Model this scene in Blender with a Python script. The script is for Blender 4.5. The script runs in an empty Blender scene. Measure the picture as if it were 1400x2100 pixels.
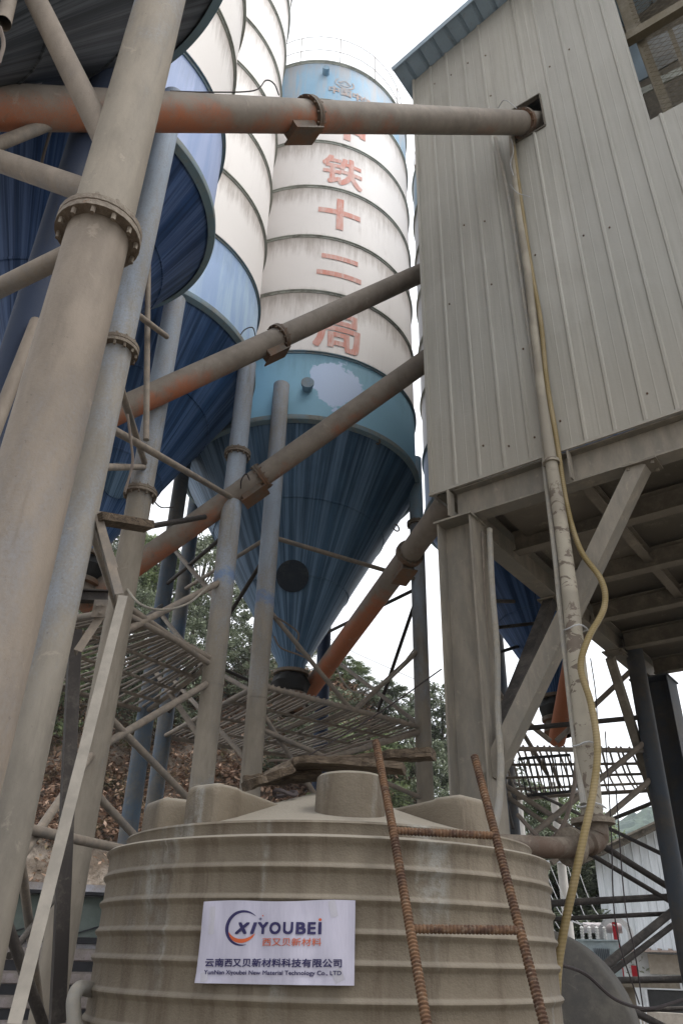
import bpy, math, random
from mathutils import Vector, Matrix, noise as mnoise
random.seed(7)
V = Vector
R_ = math.radians
C = bpy.context.scene.collection
scene = bpy.context.scene

# ------------------------------------------------------------------ camera
FPX, TH, RO = 1570.0, R_(30.12), R_(-1.44)
EYE = V((0, 0, 1.65))
CF = V((0, math.cos(TH), math.sin(TH)))
_U0 = V((0, -math.sin(TH), math.cos(TH)))
_R0 = V((1, 0, 0))
CR = math.cos(RO) * _R0 - math.sin(RO) * _U0
CU = math.sin(RO) * _R0 + math.cos(RO) * _U0
cd = bpy.data.cameras.new('camera')
cam = bpy.data.objects.new('camera', cd)
C.objects.link(cam)
cam.matrix_world = Matrix(((CR.x, CU.x, -CF.x, EYE.x), (CR.y, CU.y, -CF.y, EYE.y), (CR.z, CU.z, -CF.z, EYE.z), (0, 0, 0, 1)))
cd.sensor_fit = 'VERTICAL'
cd.sensor_height = 36
cd.lens = FPX / 2100 * 36
cd.clip_start = 0.05
cd.clip_end = 3000
scene.camera = cam

# ------------------------------------------------------------------ sky, sun, exposure
SUN_EL, SUN_AZ = R_(60), R_(110)          # azimuth clockwise from +Y (behind the camera, to the right)
w = bpy.data.worlds.new("World")
scene.world = w
w.use_nodes = True
nt = w.node_tree
nt.nodes.clear()
sky = nt.nodes.new('ShaderNodeTexSky')
sky.sky_type = 'NISHITA'
sky.sun_disc = False
sky.sun_elevation = SUN_EL
sky.sun_rotation = SUN_AZ
sky.air_density = 1.2
sky.dust_density = 4.0
hs = nt.nodes.new('ShaderNodeHueSaturation')
hs.inputs['Saturation'].default_value = 0.22
mx = nt.nodes.new('ShaderNodeMixRGB')
mx.inputs['Fac'].default_value = 0.55
mx.inputs['Color2'].default_value = (9.3, 9.5, 9.9, 1)     # even cloud layer
bg = nt.nodes.new('ShaderNodeBackground')
bg.inputs['Strength'].default_value = 0.15
wo = nt.nodes.new('ShaderNodeOutputWorld')
nt.links.new(sky.outputs[0], hs.inputs['Color'])
nt.links.new(hs.outputs[0], mx.inputs['Color1'])
nt.links.new(mx.outputs[0], bg.inputs['Color'])
nt.links.new(bg.outputs[0], wo.inputs['Surface'])
sl = bpy.data.lights.new('sun', 'SUN')
sl.energy = 0.8
sl.angle = R_(14)
sl.color = (1.0, 0.96, 0.9)
so = bpy.data.objects.new('sun', sl)
C.objects.link(so)
sd = V((math.sin(SUN_AZ) * math.cos(SUN_EL), math.cos(SUN_AZ) * math.cos(SUN_EL), math.sin(SUN_EL)))
so.rotation_euler = sd.to_track_quat('Z', 'Y').to_euler()
scene.view_settings.view_transform = 'Standard'
scene.view_settings.look = 'None'
scene.view_settings.gamma = 1
scene.view_settings.exposure = 0.75
scene.cycles.max_bounces = 6
scene.cycles.diffuse_bounces = 4
scene.cycles.use_denoising = True

# ------------------------------------------------------------------ photo measuring helpers (pixel of the 1400x2100 photo -> world)
def ray(px, py):
    return CF + (px - 700) / FPX * CR - (py - 1050) / FPX * CU
def at_z(px, py, z):
    d = ray(px, py); return EYE + d * ((z - EYE.z) / d.z)
def at_d(px, py, D):
    d = ray(px, py); return EYE + d * (D / math.hypot(d.x, d.y))
def at_zc(px, py, zc):
    return EYE + ray(px, py) * zc
def leg_z(x, y, py):
    k = FPX * CU + (py - 1050) * CF
    return EYE.z - (k.x * x + k.y * y) / k.z
def on_leg(l, py):
    return V((l[0], l[1], leg_z(l[0], l[1], py)))
def on_cyl(px, py, cx, cy, r):
    d = ray(px, py)
    A = d.x * d.x + d.y * d.y; B = -2 * (d.x * cx + d.y * cy); Q = cx * cx + cy * cy - r * r
    D = max(B * B - 4 * A * Q, 0)
    return EYE + d * ((-B - math.sqrt(D)) / 2 / A)
KX = V((1.012, 6.426, 0))
WA = V((0.79864, -0.60182, 0)); WB = V((0.60182, 0.79864, 0))   # building axes: along the front wall (to the right), into the depth
def on_wall(px, py, off=0.0):
    n = WB; k = KX - WB * off
    d = ray(px, py); t = (k - EYE).dot(n) / d.dot(n)
    return EYE + d * t
def on_side(px, py, a):
    k = KX + WA * a; d = ray(px, py); return EYE + d * ((k - EYE).dot(WA) / d.dot(WA))
def wp(a, b, z):
    p = KX + WA * a + WB * b; return V((p.x, p.y, z))

# ------------------------------------------------------------------ mesh builder
class MB:
    def __init__(s): s.v = []; s.f = []
    def add(s, vs, fs):
        o = len(s.v); s.v += [V(p) for p in vs]; s.f += [tuple(i + o for i in f) for f in fs]
    def quad(s, a, b, c, d): s.add([a, b, c, d], [(0, 1, 2, 3)])
    def tube(s, p, q, r, n=16, r2=None, cap=True):
        p = V(p); q = V(q); d = (q - p).normalized()
        up = V((0, 0, 1)) if abs(d.z) < .95 else V((0, 1, 0))
        a = d.cross(up).normalized(); b = a.cross(d).normalized(); r2 = r if r2 is None else r2
        vs = []
        for c, rr in ((p, r), (q, r2)):
            for i in range(n):
                t = 2 * math.pi * i / n; vs.append(c + (a * math.cos(t) + b * math.sin(t)) * rr)
        fs = [(i, n + i, n + (i + 1) % n, (i + 1) % n) for i in range(n)]
        if cap: fs += [tuple(range(n)), tuple(range(2 * n - 1, n - 1, -1))]
        s.add(vs, fs)
    def path(s, pts, r, n=8, cap=True):
        pts = [V(p) for p in pts]; m = len(pts); rs = r if isinstance(r, (list, tuple)) else [r] * m
        t0 = (pts[1] - pts[0]).normalized()
        up = V((0, 0, 1)) if abs(t0.z) < .9 else V((0, 1, 0))
        a = t0.cross(up).normalized(); vs = []
        for i in range(m):
            t = (pts[min(i + 1, m - 1)] - pts[max(i - 1, 0)]).normalized()
            a = (a - t * a.dot(t)).normalized(); b = t.cross(a)
            for k in range(n):
                g = 2 * math.pi * k / n; vs.append(pts[i] + (a * math.cos(g) + b * math.sin(g)) * rs[i])
        fs = [(i * n + k, i * n + (k + 1) % n, (i + 1) * n + (k + 1) % n, (i + 1) * n + k) for i in range(m - 1) for k in range(n)]
        if cap: fs += [tuple(range(n - 1, -1, -1)), tuple(range((m - 1) * n, m * n))]
        s.add(vs, fs)
    def box(s, c, x, y, z):
        """c centre, x y z half extents as vectors"""
        c = V(c); x = V(x); y = V(y); z = V(z)
        vs = [c + x * i + y * j + z * k for k in (-1, 1) for j in (-1, 1) for i in (-1, 1)]
        s.add(vs, [(0, 2, 3, 1), (4, 5, 7, 6), (0, 1, 5, 4), (2, 6, 7, 3), (0, 4, 6, 2), (1, 3, 7, 5)])
    def bar(s, p, q, w, h, up=(0, 0, 1)):
        p = V(p); q = V(q); d = q - p; L = d.length; d.normalize(); up = V(up)
        x = d.cross(up).normalized(); y = x.cross(d).normalized()
        s.box((p + q) / 2, d * L / 2, x * w / 2, y * h / 2)
    def ibeam(s, p, q, w, h, t=.012, up=(0, 0, 1)):
        p = V(p); q = V(q); d = (q - p).normalized(); x = d.cross(V(up)).normalized(); y = x.cross(d).normalized()
        o = y * (h / 2 - t / 2)
        s.bar(p + o, q + o, w, t, up); s.bar(p - o, q - o, w, t, up); s.bar(p, q, t, h - 2 * t - .002, up)
    def angle(s, p, q, w, t=.006, up=(0, 0, 1)):
        p = V(p); q = V(q); d = (q - p).normalized(); x = d.cross(V(up)).normalized(); y = x.cross(d).normalized()
        s.bar(p, q, w, t, up); s.bar(p + x * (w / 2 - t / 2) - y * (w / 2 + t / 2), q + x * (w / 2 - t / 2) - y * (w / 2 + t / 2), t, w, up)
    def lathe(s, prof, cx, cy, n=96, a0=0.0, a1=2 * math.pi, cap_top=False, cap_bot=False):
        full = abs(a1 - a0 - 2 * math.pi) < 1e-6; m = n if full else n + 1; vs = []
        for r, z in prof:
            for i in range(m):
                t = a0 + (a1 - a0) * i / n; vs.append((cx + r * math.cos(t), cy + r * math.sin(t), z))
        fs = []
        for j in range(len(prof) - 1):
            for i in range(n):
                k = (i + 1) % m; fs.append((j * m + i, j * m + k, (j + 1) * m + k, (j + 1) * m + i))
        if cap_top: fs.append(tuple(range((len(prof) - 1) * m, len(prof) * m)))
        if cap_bot: fs.append(tuple(range(m - 1, -1, -1)))
        s.add(vs, fs)
    def ring(s, cx, cy, z, r, w, h, n=96):   # rectangular section hoop standing out of a shell of radius r
        s.lathe([(r, z - h / 2), (r + w, z - h / 2), (r + w, z + h / 2), (r, z + h / 2)], cx, cy, n)
    def disc(s, c, nrm, r, t, n=32):
        nrm = V(nrm).normalized(); s.tube(V(c), V(c) + nrm * t, r, n)
    def build(s, name, mat, parent=None, smooth=35, loc=None):
        o0 = V(loc) if loc is not None else (root_loc(parent) if parent else V((0, 0, 0)))
        me = bpy.data.meshes.new(name)
        me.from_pydata([p - o0 for p in s.v], [], s.f); me.update()
        if smooth:
            me.polygons.foreach_set('use_smooth', [True] * len(me.polygons))
            me.set_sharp_from_angle(angle=R_(smooth))
        me.materials.append(mat)
        o = bpy.data.objects.new(name, me); C.objects.link(o)
        if parent: o.parent = parent
        else: o.location = o0
        return o
ROOTS = {}
def root_loc(o):
    while o.parent: o = o.parent
    return V(ROOTS.get(o.name, tuple(o.location)))
def tag(o, label, cat, group=None, kind=None):
    if label: o['label'] = label
    if cat: o['category'] = cat
    if group: o['group'] = group
    if kind: o['kind'] = kind
    return o
def thing(name, label, cat, loc, group=None):
    o = bpy.data.objects.new(name, None); C.objects.link(o); o.location = loc
    o.empty_display_size = .2; ROOTS[o.name] = tuple(loc)
    return tag(o, label, cat, group)
def solo(mb, name, mat, label, cat, group=None, smooth=35):
    """a thing that is one mesh; its origin goes to the middle of its footprint"""
    xs = [p.x for p in mb.v]; ys = [p.y for p in mb.v]; zs = [p.z for p in mb.v]
    o = mb.build(name, mat, None, smooth, loc=((min(xs) + max(xs)) / 2, (min(ys) + max(ys)) / 2, min(zs)))
    return tag(o, label, cat, group)
def spline(pts, k=8):
    pts = [V(p) for p in pts]; P = [pts[0] * 2 - pts[1]] + pts + [pts[-1] * 2 - pts[-2]]; out = []
    for i in range(1, len(P) - 2):
        for j in range(k):
            t = j / k; a, b, c, d = P[i - 1], P[i], P[i + 1], P[i + 2]
            out.append(.5 * ((2 * b) + (c - a) * t + (2 * a - 5 * b + 4 * c - d) * t * t + (3 * b - a - 3 * c + d) * t ** 3))
    out.append(pts[-1]); return out

# ------------------------------------------------------------------ materials
class NT:
    def __init__(s, name):
        s.m = bpy.data.materials.new(name); s.m.use_nodes = True; s.t = s.m.node_tree
        s.b = s.t.nodes['Principled BSDF']; s.x = s.t.nodes.new('ShaderNodeTexCoord').outputs['Object']
    def n(s, typ, **k):
        o = s.t.nodes.new('ShaderNode' + typ)
        for a, v in k.items(): setattr(o, a, v)
        return o
    def l(s, a, b): s.t.links.new(a, b)
    def math(s, op, a, b=None, clamp=False):
        o = s.n('Math', operation=op); o.use_clamp = clamp
        for i, q in enumerate((a, b)):
            if q is None: continue
            if isinstance(q, (int, float)): o.inputs[i].default_value = q
            else: s.l(q, o.inputs[i])
        return o.outputs[0]
    def vmul(s, v, sc):
        o = s.n('VectorMath', operation='MULTIPLY'); s.l(v, o.inputs[0]); o.inputs[1].default_value = sc; return o.outputs[0]
    def noise(s, vec, scale, detail=5, rough=.6, dist=0):
        o = s.n('TexNoise'); o.inputs['Scale'].default_value = scale; o.inputs['Detail'].default_value = detail
        o.inputs['Roughness'].default_value = rough; o.inputs['Distortion'].default_value = dist; s.l(vec, o.inputs['Vector']); return o.outputs['Fac']
    def ramp(s, v, lo, hi):
        o = s.n('MapRange', interpolation_type='SMOOTHSTEP'); s.l(v, o.inputs[0]); o.inputs[1].default_value = lo; o.inputs[2].default_value = hi; return o.outputs[0]
    def mix(s, f, a, b):
        o = s.n('MixRGB')
        for q, i in ((f, 'Fac'), (a, 'Color1'), (b, 'Color2')):
            if isinstance(q, (int, float)): o.inputs[i].default_value = q
            elif isinstance(q, tuple): o.inputs[i].default_value = (*q, 1) if len(q) == 3 else q
            else: s.l(q, o.inputs[i])
        return o.outputs[0]
    def sep(s, v):
        o = s.n('SeparateXYZ'); s.l(v, o.inputs[0]); return o.outputs
    def cylvec(s, k=1.0, zk=.12):
        """direction round the z axis + squeezed height: vertical streaks on drums, radial streaks on cones"""
        x, y, z = s.sep(s.x); c = s.n('CombineXYZ'); s.l(x, c.inputs[0]); s.l(y, c.inputs[1])
        nn = s.n('VectorMath', operation='NORMALIZE'); s.l(c.outputs[0], nn.inputs[0])
        m = s.n('VectorMath', operation='SCALE'); s.l(nn.outputs[0], m.inputs[0]); m.inputs['Scale'].default_value = k
        c2 = s.n('CombineXYZ'); s.l(s.math('MULTIPLY', z, zk), c2.inputs[2])
        a = s.n('VectorMath', operation='ADD'); s.l(m.outputs[0], a.inputs[0]); s.l(c2.outputs[0], a.inputs[1]); return a.outputs[0]
    def up(s):
        g = s.n('NewGeometry'); return s.sep(g.outputs['Normal'])[2]
    def bump(s, h, strength=.3, dist=.01):
        o = s.n('Bump'); o.inputs['Strength'].default_value = strength; o.inputs['Distance'].default_value = dist
        s.l(h, o.inputs['Height']); s.l(o.outputs[0], s.b.inputs['Normal'])
    def out(s, col, rough=.8, metal=0.0, spec=.3):
        if isinstance(col, tuple): s.b.inputs['Base Color'].default_value = (*col, 1)
        else: s.l(col, s.b.inputs['Base Color'])
        if isinstance(rough, (int, float)): s.b.inputs['Roughness'].default_value = rough
        else: s.l(rough, s.b.inputs['Roughness'])
        s.b.inputs['Metallic'].default_value = metal; s.b.inputs['Specular IOR Level'].default_value = spec
        return s.m

def dusty(name, paint, dust=(.27, .235, .19), cover=.5, scale=2.2, rust=0.0, rough=.75, bump=.25, upd=.35, grain=60, stretch=(1, 1, 1), spread=.22, zd=None, near=None, smear=None):
    """painted steel under cement dust; more dust on faces that look up; rust specks"""
    s = NT(name); v = s.vmul(s.x, stretch)
    n1 = s.noise(v, scale, 6, .62, .4); n2 = s.noise(s.x, grain, 3, .7); n3 = s.noise(v, scale * 5, 5, .65)
    f = s.math('ADD', n1, s.math('MULTIPLY', s.up(), upd * .5)); f = s.math('ADD', f, s.math('MULTIPLY', s.math('SUBTRACT', n2, .5), .35))
    f = s.math('ADD', f, s.math('MULTIPLY', s.math('SUBTRACT', n3, .5), .4))
    if zd: f = s.math('SUBTRACT', f, s.math('MULTIPLY', s.ramp(s.sep(s.x)[2], zd[0], zd[1]), zd[2]))
    if near:
        ln = s.n('VectorMath', operation='LENGTH'); s.l(s.x, ln.inputs[0]); f = s.math('SUBTRACT', f, s.math('MULTIPLY', s.math('SUBTRACT', 1.0, s.ramp(ln.outputs['Value'], near[0], near[1])), near[2]))
    c = 1 - cover; k = s.ramp(f, c - spread, c + spread)
    d2 = tuple(q * .72 for q in dust); dc = s.mix(s.ramp(n3, .3, .7), d2, dust)
    col = s.mix(k, paint, dc)
    if rust:
        rn = s.noise(s.x, scale * 6, 6, .7, .6); col = s.mix(s.math('MULTIPLY', s.ramp(rn, .72 - rust * .2, .8 - rust * .1), .85), col, (.16, .065, .03))
    col = s.mix(s.math('MULTIPLY', s.ramp(n2, .62, .8), .35), col, tuple(q * .5 for q in dust))
    if smear:
        dz = s.math('ABSOLUTE', s.math('SUBTRACT', s.sep(s.x)[2], smear)); m_ = s.math('SUBTRACT', 1.0, s.ramp(s.math('ADD', dz, s.math('MULTIPLY', s.math('SUBTRACT', s.noise(s.x, 9, 5, .7), .5), .42)), .0, .12))
        col = s.mix(s.math('MULTIPLY', m_, .6), col, (.09, .18, .36))
    drip = s.noise(s.vmul(s.x, (9, 9, .8)), 1.6, 6, .7); spl = s.noise(s.x, 5.5, 7, .75, .8)
    col = s.mix(s.math('MULTIPLY', s.ramp(drip, .54, .72), .45), col, tuple(q * .55 for q in dust)); col = s.mix(s.math('MULTIPLY', s.ramp(spl, .60, .68), .5), col, tuple(min(q * 1.35, .5) for q in dust))
    dn = s.noise(s.x, 2.6, 3, .5); sp = s.noise(s.x, 34, 3, .6)
    col = s.mix(s.math('MULTIPLY', s.ramp(sp, .70, .74), .45), col, tuple(q * .35 for q in dust))
    s.bump(s.math('ADD', s.math('ADD', n2, s.math('MULTIPLY', n3, 1.5)), s.math('MULTIPLY', dn, 4.0)), bump, .004)
    return s.out(col, rough)

def silo_mat(name, base, dark, light=None, z0=0.0, dz=1.3, stain=.6, zk=.12, fine=9.0, patch=None, base_dust=None, rough=.55):
    s = NT(name); cv = s.cylvec(2.2, zk)
    z = s.sep(s.x)[2]; bandi = s.math('FLOOR', s.math('DIVIDE', s.math('SUBTRACT', z, z0), dz)); co = s.n('CombineXYZ'); s.l(s.math('MULTIPLY', bandi, 3.37), co.inputs[2]); av = s.n('VectorMath', operation='ADD'); s.l(cv, av.inputs[0]); s.l(co.outputs[0], av.inputs[1])
    if dz < 10: cv = av.outputs[0]
    st = s.noise(cv, fine, 6, .7); st2 = s.noise(cv, fine * 3.2, 5, .7); big = s.noise(s.x, .9, 4, .6, .5)
    z = s.sep(s.x)[2]
    ph = s.math('FRACT', s.math('DIVIDE', s.math('SUBTRACT', z, z0), dz))        # 0 just above a hoop, 1 just below the next
    below = s.ramp(ph, .45, 1.02); above = s.math('SUBTRACT', 1.0, s.ramp(ph, 0.0, .12))
    m = s.math('ADD', s.math('MULTIPLY', below, .40), s.math('MULTIPLY', above, .22))
    k = s.math('ADD', s.math('MULTIPLY', s.math('ADD', st, s.math('MULTIPLY', st2, .6)), .62), m)
    k = s.math('ADD', k, s.math('MULTIPLY', s.math('SUBTRACT', big, .5), .5))
    col = base
    if light: col = s.mix(s.ramp(s.noise(cv, 3.0, 5, .65, .2), .40, .62), base, light)
    col = s.mix(s.math('MULTIPLY', s.ramp(k, .52, 1.02), stain), col, dark)
    if base_dust: col = s.mix(s.math('MULTIPLY', s.ramp(s.math('ADD', s.math('MULTIPLY', s.noise(cv, 5, 4, .6), .55), s.math('MULTIPLY', s.noise(cv, 19, 6, .75), .45)), .44, .60), .75), col, base_dust)
    if patch:
        (px, py, pz), pr, pc = patch
        o = s.n('VectorMath', operation='DISTANCE'); s.l(s.x, o.inputs[0]); o.inputs[1].default_value = (px, py, pz)
        dd = s.math('ADD', o.outputs['Value'], s.math('MULTIPLY', s.math('SUBTRACT', s.noise(s.x, 3.5, 5, .6), .5), .75))
        col = s.mix(s.math('SUBTRACT', 1.0, s.ramp(dd, pr - .02, pr + .02)), col, pc)
    s.bump(s.noise(s.x, 1.3, 3, .5), .35, .03)
    return s.out(col, rough, 0, .2)

DUST = (.30, .262, .212)
M = {}
M['leg'] = dusty('dusty_blue_pipe', (.29, .345, .42), (.235, .205, .165), .80, zd=(4.2, 7.2, .38), scale=1.4, rust=.1, stretch=(1, 1, .35), spread=.25)
M['leg_near'] = dusty('thick_dust_pipe', (.20, .21, .23), (.205, .17, .136), .80, 1.5, .12, stretch=(1, 1, .35), spread=.3, grain=70, bump=.45)
M['leg_blue'] = dusty('blue_painted_pipe', (.20, .32, .42), (.24, .23, .21), .45, 1.3, .12, stretch=(1, 1, .3))
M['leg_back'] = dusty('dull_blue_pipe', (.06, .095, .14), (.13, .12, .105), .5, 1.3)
M['leg_shade'] = dusty('shade_toned_leg', (.045, .055, .07), (.075, .066, .055), .5, 1.3)  # shade under the building is put into this steel's colour
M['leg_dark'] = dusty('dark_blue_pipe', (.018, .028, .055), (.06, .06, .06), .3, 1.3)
M['brace'] = dusty('dusty_brace_pipe', (.15, .14, .13), (.245, .205, .165), .62, 2.5, .15)
M['brace_dark'] = dusty('dark_brace_steel', (.035, .03, .028), (.12, .105, .09), .35, 2.5, .2)
M['conv'] = dusty('orange_screw_tube_under_dust', (.38, .115, .035), (.20, .172, .145), .86, .9, .1, upd=.42, spread=.16, grain=110)
M['conv_flange'] = dusty('conveyor_flange_steel', (.15, .075, .04), (.12, .10, .08), .6, 5, .3)
M['flange'] = dusty('crusty_flange', (.12, .09, .07), (.19, .16, .125), .62, 6, .4, bump=.9)
M['conc_steel'] = dusty('plant_frame_steel', (.17, .16, .14), (.25, .22, .178), .6, 1.8, .1, stretch=(1, 1, .3))
M['under'] = dusty('plant_floor_steel', (.14, .122, .098), (.245, .213, .168), .5, 1.8, .15)
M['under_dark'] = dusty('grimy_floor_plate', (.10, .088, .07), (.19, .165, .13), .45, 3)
M['ring_w'] = dusty('grimy_hoop', (.40, .42, .38), (.17, .165, .14), .45, 4)
M['ring_b'] = dusty('blue_grimy_hoop', (.16, .24, .29), (.24, .24, .21), .5, 4)
M['hose_grey'] = dusty('grey_hose', (.26, .25, .23), (.30, .27, .22), .5, 5)
M['roofsheet'] = dusty('slate_blue_roof_sheet', (.24, .31, .37), (.34, .34, .34), .3, 2)
M['manhole'] = dusty('dark_hatch_cover', (.02, .028, .04), (.075, .08, .085), .45, 3)
M['elbow'] = dusty('rusty_dark_elbow', (.085, .055, .04), (.15, .125, .10), .5, 4, .3)
M['window_frame'] = dusty('brown_inner_frame', (.12, .10, .065), (.17, .148, .11), .5, 3, .3)
M['panel_grey'] = dusty('grey_inner_panel', (.17, .18, .18), (.22, .21, .19), .5, 3)
def mk_wood():
    s = NT('weathered_plank'); v = s.vmul(s.x, (3, 14, 22)); n = s.noise(v, 2.2, 7, .7, 1.2); n2 = s.noise(s.x, 20, 4, .7)
    col = s.mix(s.ramp(n, .35, .65), (.035, .024, .016), (.12, .09, .062)); col = s.mix(s.math('MULTIPLY', s.math('MULTIPLY', s.ramp(n2, .45, .7), s.ramp(s.up(), -.1, .6)), .6), col, (.24, .20, .155))
    s.bump(n, .9, .012); return s.out(col, .9)
M['wood'] = mk_wood()
def mk_rebar():
    s = NT('rusty_rebar'); n = s.noise(s.x, 14, 6, .7); n2 = s.noise(s.x, 60, 4, .7)
    col = s.mix(s.ramp(n, .38, .62), (.05, .026, .017), (.125, .068, .036)); col = s.mix(s.math('MULTIPLY', s.ramp(n2, .5, .72), .6), col, (.20, .16, .12))
    s.bump(n2, .5, .002); return s.out(col, .85)
M['rebar'] = mk_rebar()
def plain(name, col, rough=.7, metal=0.0, var=.25, scale=8, bump=.15):
    s = NT(name); n = s.noise(s.x, scale, 5, .65); c = s.mix(s.ramp(n, .3, .7), tuple(q * (1 - var) for q in col), col)
    s.bump(n, bump, .004); return s.out(c, rough, metal)
M['black'] = plain('black_rubber_sheet', (.02, .02, .02), .75)
M['white_paint'] = plain('white_paint', (.62, .64, .66), .6, var=.15)
M['cable'] = plain('dull_cable', (.16, .13, .11), .8)
M['cable_l'] = plain('pale_cable', (.42, .42, .42), .8)
M['wire'] = plain('dark_wire', (.05, .04, .04), .8)
def faded(name, c0, c1):
    s = NT(name); n = s.noise(s.vmul(s.x, (6, 6, 1.2)), 2.4, 7, .72); n2 = s.noise(s.x, 1.2, 4, .6)
    c = s.mix(s.ramp(n, .42, .66), c0, c1); c = s.mix(s.math('MULTIPLY', s.ramp(n2, .4, .65), .5), c, c1); return s.out(c, .75)
M['char'] = faded('faded_red_lettering', (.57, .25, .20), (.60, .44, .40))
M['logo_o'] = faded('faded_orange_lettering', (.46, .31, .24), (.32, .40, .46))

STILT = 0.018; TX_ = -.02
# ------------------------------------------------------------------ lettering
def text_mesh(body, size, bold=0.0, shear=0.0, spacing=1.0, align='CENTER'):
    """outline glyphs; bold = copies nudged sideways, each a hair further out (their z is the lift)"""
    c = bpy.data.curves.new('glyphs', 'FONT'); c.body = body; c.size = size; c.shear = shear
    c.space_character = spacing; c.align_x = align; c.align_y = 'CENTER'; c.resolution_u = 4
    o = bpy.data.objects.new('glyphs', c); C.objects.link(o); bpy.context.view_layer.update()
    me = bpy.data.meshes.new_from_object(o.evaluated_get(bpy.context.evaluated_depsgraph_get()))
    v0 = [V((v.co.x, v.co.y, 0)) for v in me.vertices]; f0 = [tuple(p.vertices) for p in me.polygons]
    bpy.data.objects.remove(o); bpy.data.meshes.remove(me); bpy.data.curves.remove(c)
    vs = []; fs = []
    sh = [(0, 0)] + ([(a * bold, b * bold) for a, b in ((-1, -1), (-1, 0), (-1, 1), (0, 1), (1, 1), (1, 0), (1, -1), (0, -1))] if bold else [])
    for i, (dx, dy) in enumerate(sh):
        o_ = len(vs); vs += [v + V((dx, dy, i * .00025)) for v in v0]; fs += [tuple(q + o_ for q in f) for f in f0]
    return vs, fs
def slice_x(vs, fs, step):
    import bmesh
    bm = bmesh.new(); bv = [bm.verts.new(v) for v in vs]
    for f in fs:
        try: bm.faces.new([bv[i] for i in f])
        except ValueError: pass
    if vs:
        x = min(v.x for v in vs) + step; x1 = max(v.x for v in vs)
        while x < x1:
            bmesh.ops.bisect_plane(bm, geom=bm.verts[:] + bm.edges[:] + bm.faces[:], plane_co=(x, 0, 0), plane_no=(1, 0, 0)); x += step
    bm.verts.index_update(); o = ([v.co.copy() for v in bm.verts], [tuple(v.index for v in f.verts) for f in bm.faces]); bm.free(); return o
def fit_box(vs, w, h, cx=0.0, cy=0.0):
    x0 = min(v.x for v in vs); x1 = max(v.x for v in vs); y0 = min(v.y for v in vs); y1 = max(v.y for v in vs)
    return [V((cx + (v.x - (x0 + x1) / 2) * w / (x1 - x0), cy + (v.y - (y0 + y1) / 2) * h / (y1 - y0), v.z)) for v in vs]
def wrap(mb, vs, fs, cx, cy, r, ang, z, step=.04, rad=None):
    rf = rad or (lambda x, y: 0.0)
    tilt = STILT if cx == TX_ else 0.0
    vs, fs = slice_x(vs, fs, step)
    mb.add([(cx + (r + v.z + rf(v.x, v.y)) * math.cos(ang + v.x / r), cy + (r + v.z + rf(v.x, v.y)) * math.sin(ang + v.x / r), z + v.y + tilt * v.x) for v in vs], fs)

# ------------------------------------------------------------------ terrain
def smooth(t): t = max(0, min(1, t)); return t * t * (3 - 2 * t)
def terrain_h(x, y):
    d = math.hypot(x, y); b = 0
    base = 29 + 1.2 * mnoise.noise(V((x * .2, 3, 0)))
    side = 1 - smooth((x + 1) / 11)
    if y > 0:
        b = 5.2 * smooth((y - base) / 3.2) + 8.2 * smooth((y - base - 2.6) / 6.5) + 6 * smooth((y - base - 10) / 30)
        b *= side
    b += .5 * mnoise.noise(V((x * .35, y * .35, 0))) * smooth((y - base) / 3) * (side + .2)
    return b
mat_ground = None
def mk_ground():
    s = NT('cement_dust_ground'); n = s.noise(s.x, .8, 6, .65); n2 = s.noise(s.x, 14, 5, .7)
    c = s.mix(s.ramp(n, .35, .65), (.17, .152, .125), (.25, .225, .188)); c = s.mix(s.math('MULTIPLY', s.ramp(n2, .5, .75), .5), c, (.12, .105, .09))
    s.bump(n2, .5, .02); return s.out(c, .95)
def mk_slope():
    s = NT('cut_slope_earth'); n = s.noise(s.x, .7, 6, .7); n2 = s.noise(s.x, 5, 6, .7, .6)
    c = s.mix(s.ramp(n, .4, .6), (.15, .115, .085), (.29, .245, .20)); c = s.mix(s.math('MULTIPLY', s.ramp(n2, .45, .65), .6), c, (.07, .055, .04))
    s.bump(n2, 1, .1); return s.out(c, .95)
def grid(x0, x1, y0, y1, nx, ny, fn):
    mb = MB(); vs = []
    for j in range(ny + 1):
        for i in range(nx + 1):
            x = x0 + (x1 - x0) * i / nx; y = y0 + (y1 - y0) * j / ny; vs.append((x, y, fn(x, y)))
    mb.add(vs, [(j * (nx + 1) + i, j * (nx + 1) + i + 1, (j + 1) * (nx + 1) + i + 1, (j + 1) * (nx + 1) + i) for j in range(ny) for i in range(nx)]); return mb
g = grid(-540, 540, -110, 700, 30, 30, lambda x, y: 0).build('ground', mk_ground()); g['kind'] = 'structure'
g = grid(-60, 14, 26, 90, 110, 100, lambda x, y: terrain_h(x, y) - .02 - .3 * (smooth((x - 11) / 3) + (1 - smooth((y - 26) / 2)))).build('hillside', mk_slope()); g['kind'] = 'structure'

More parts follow.
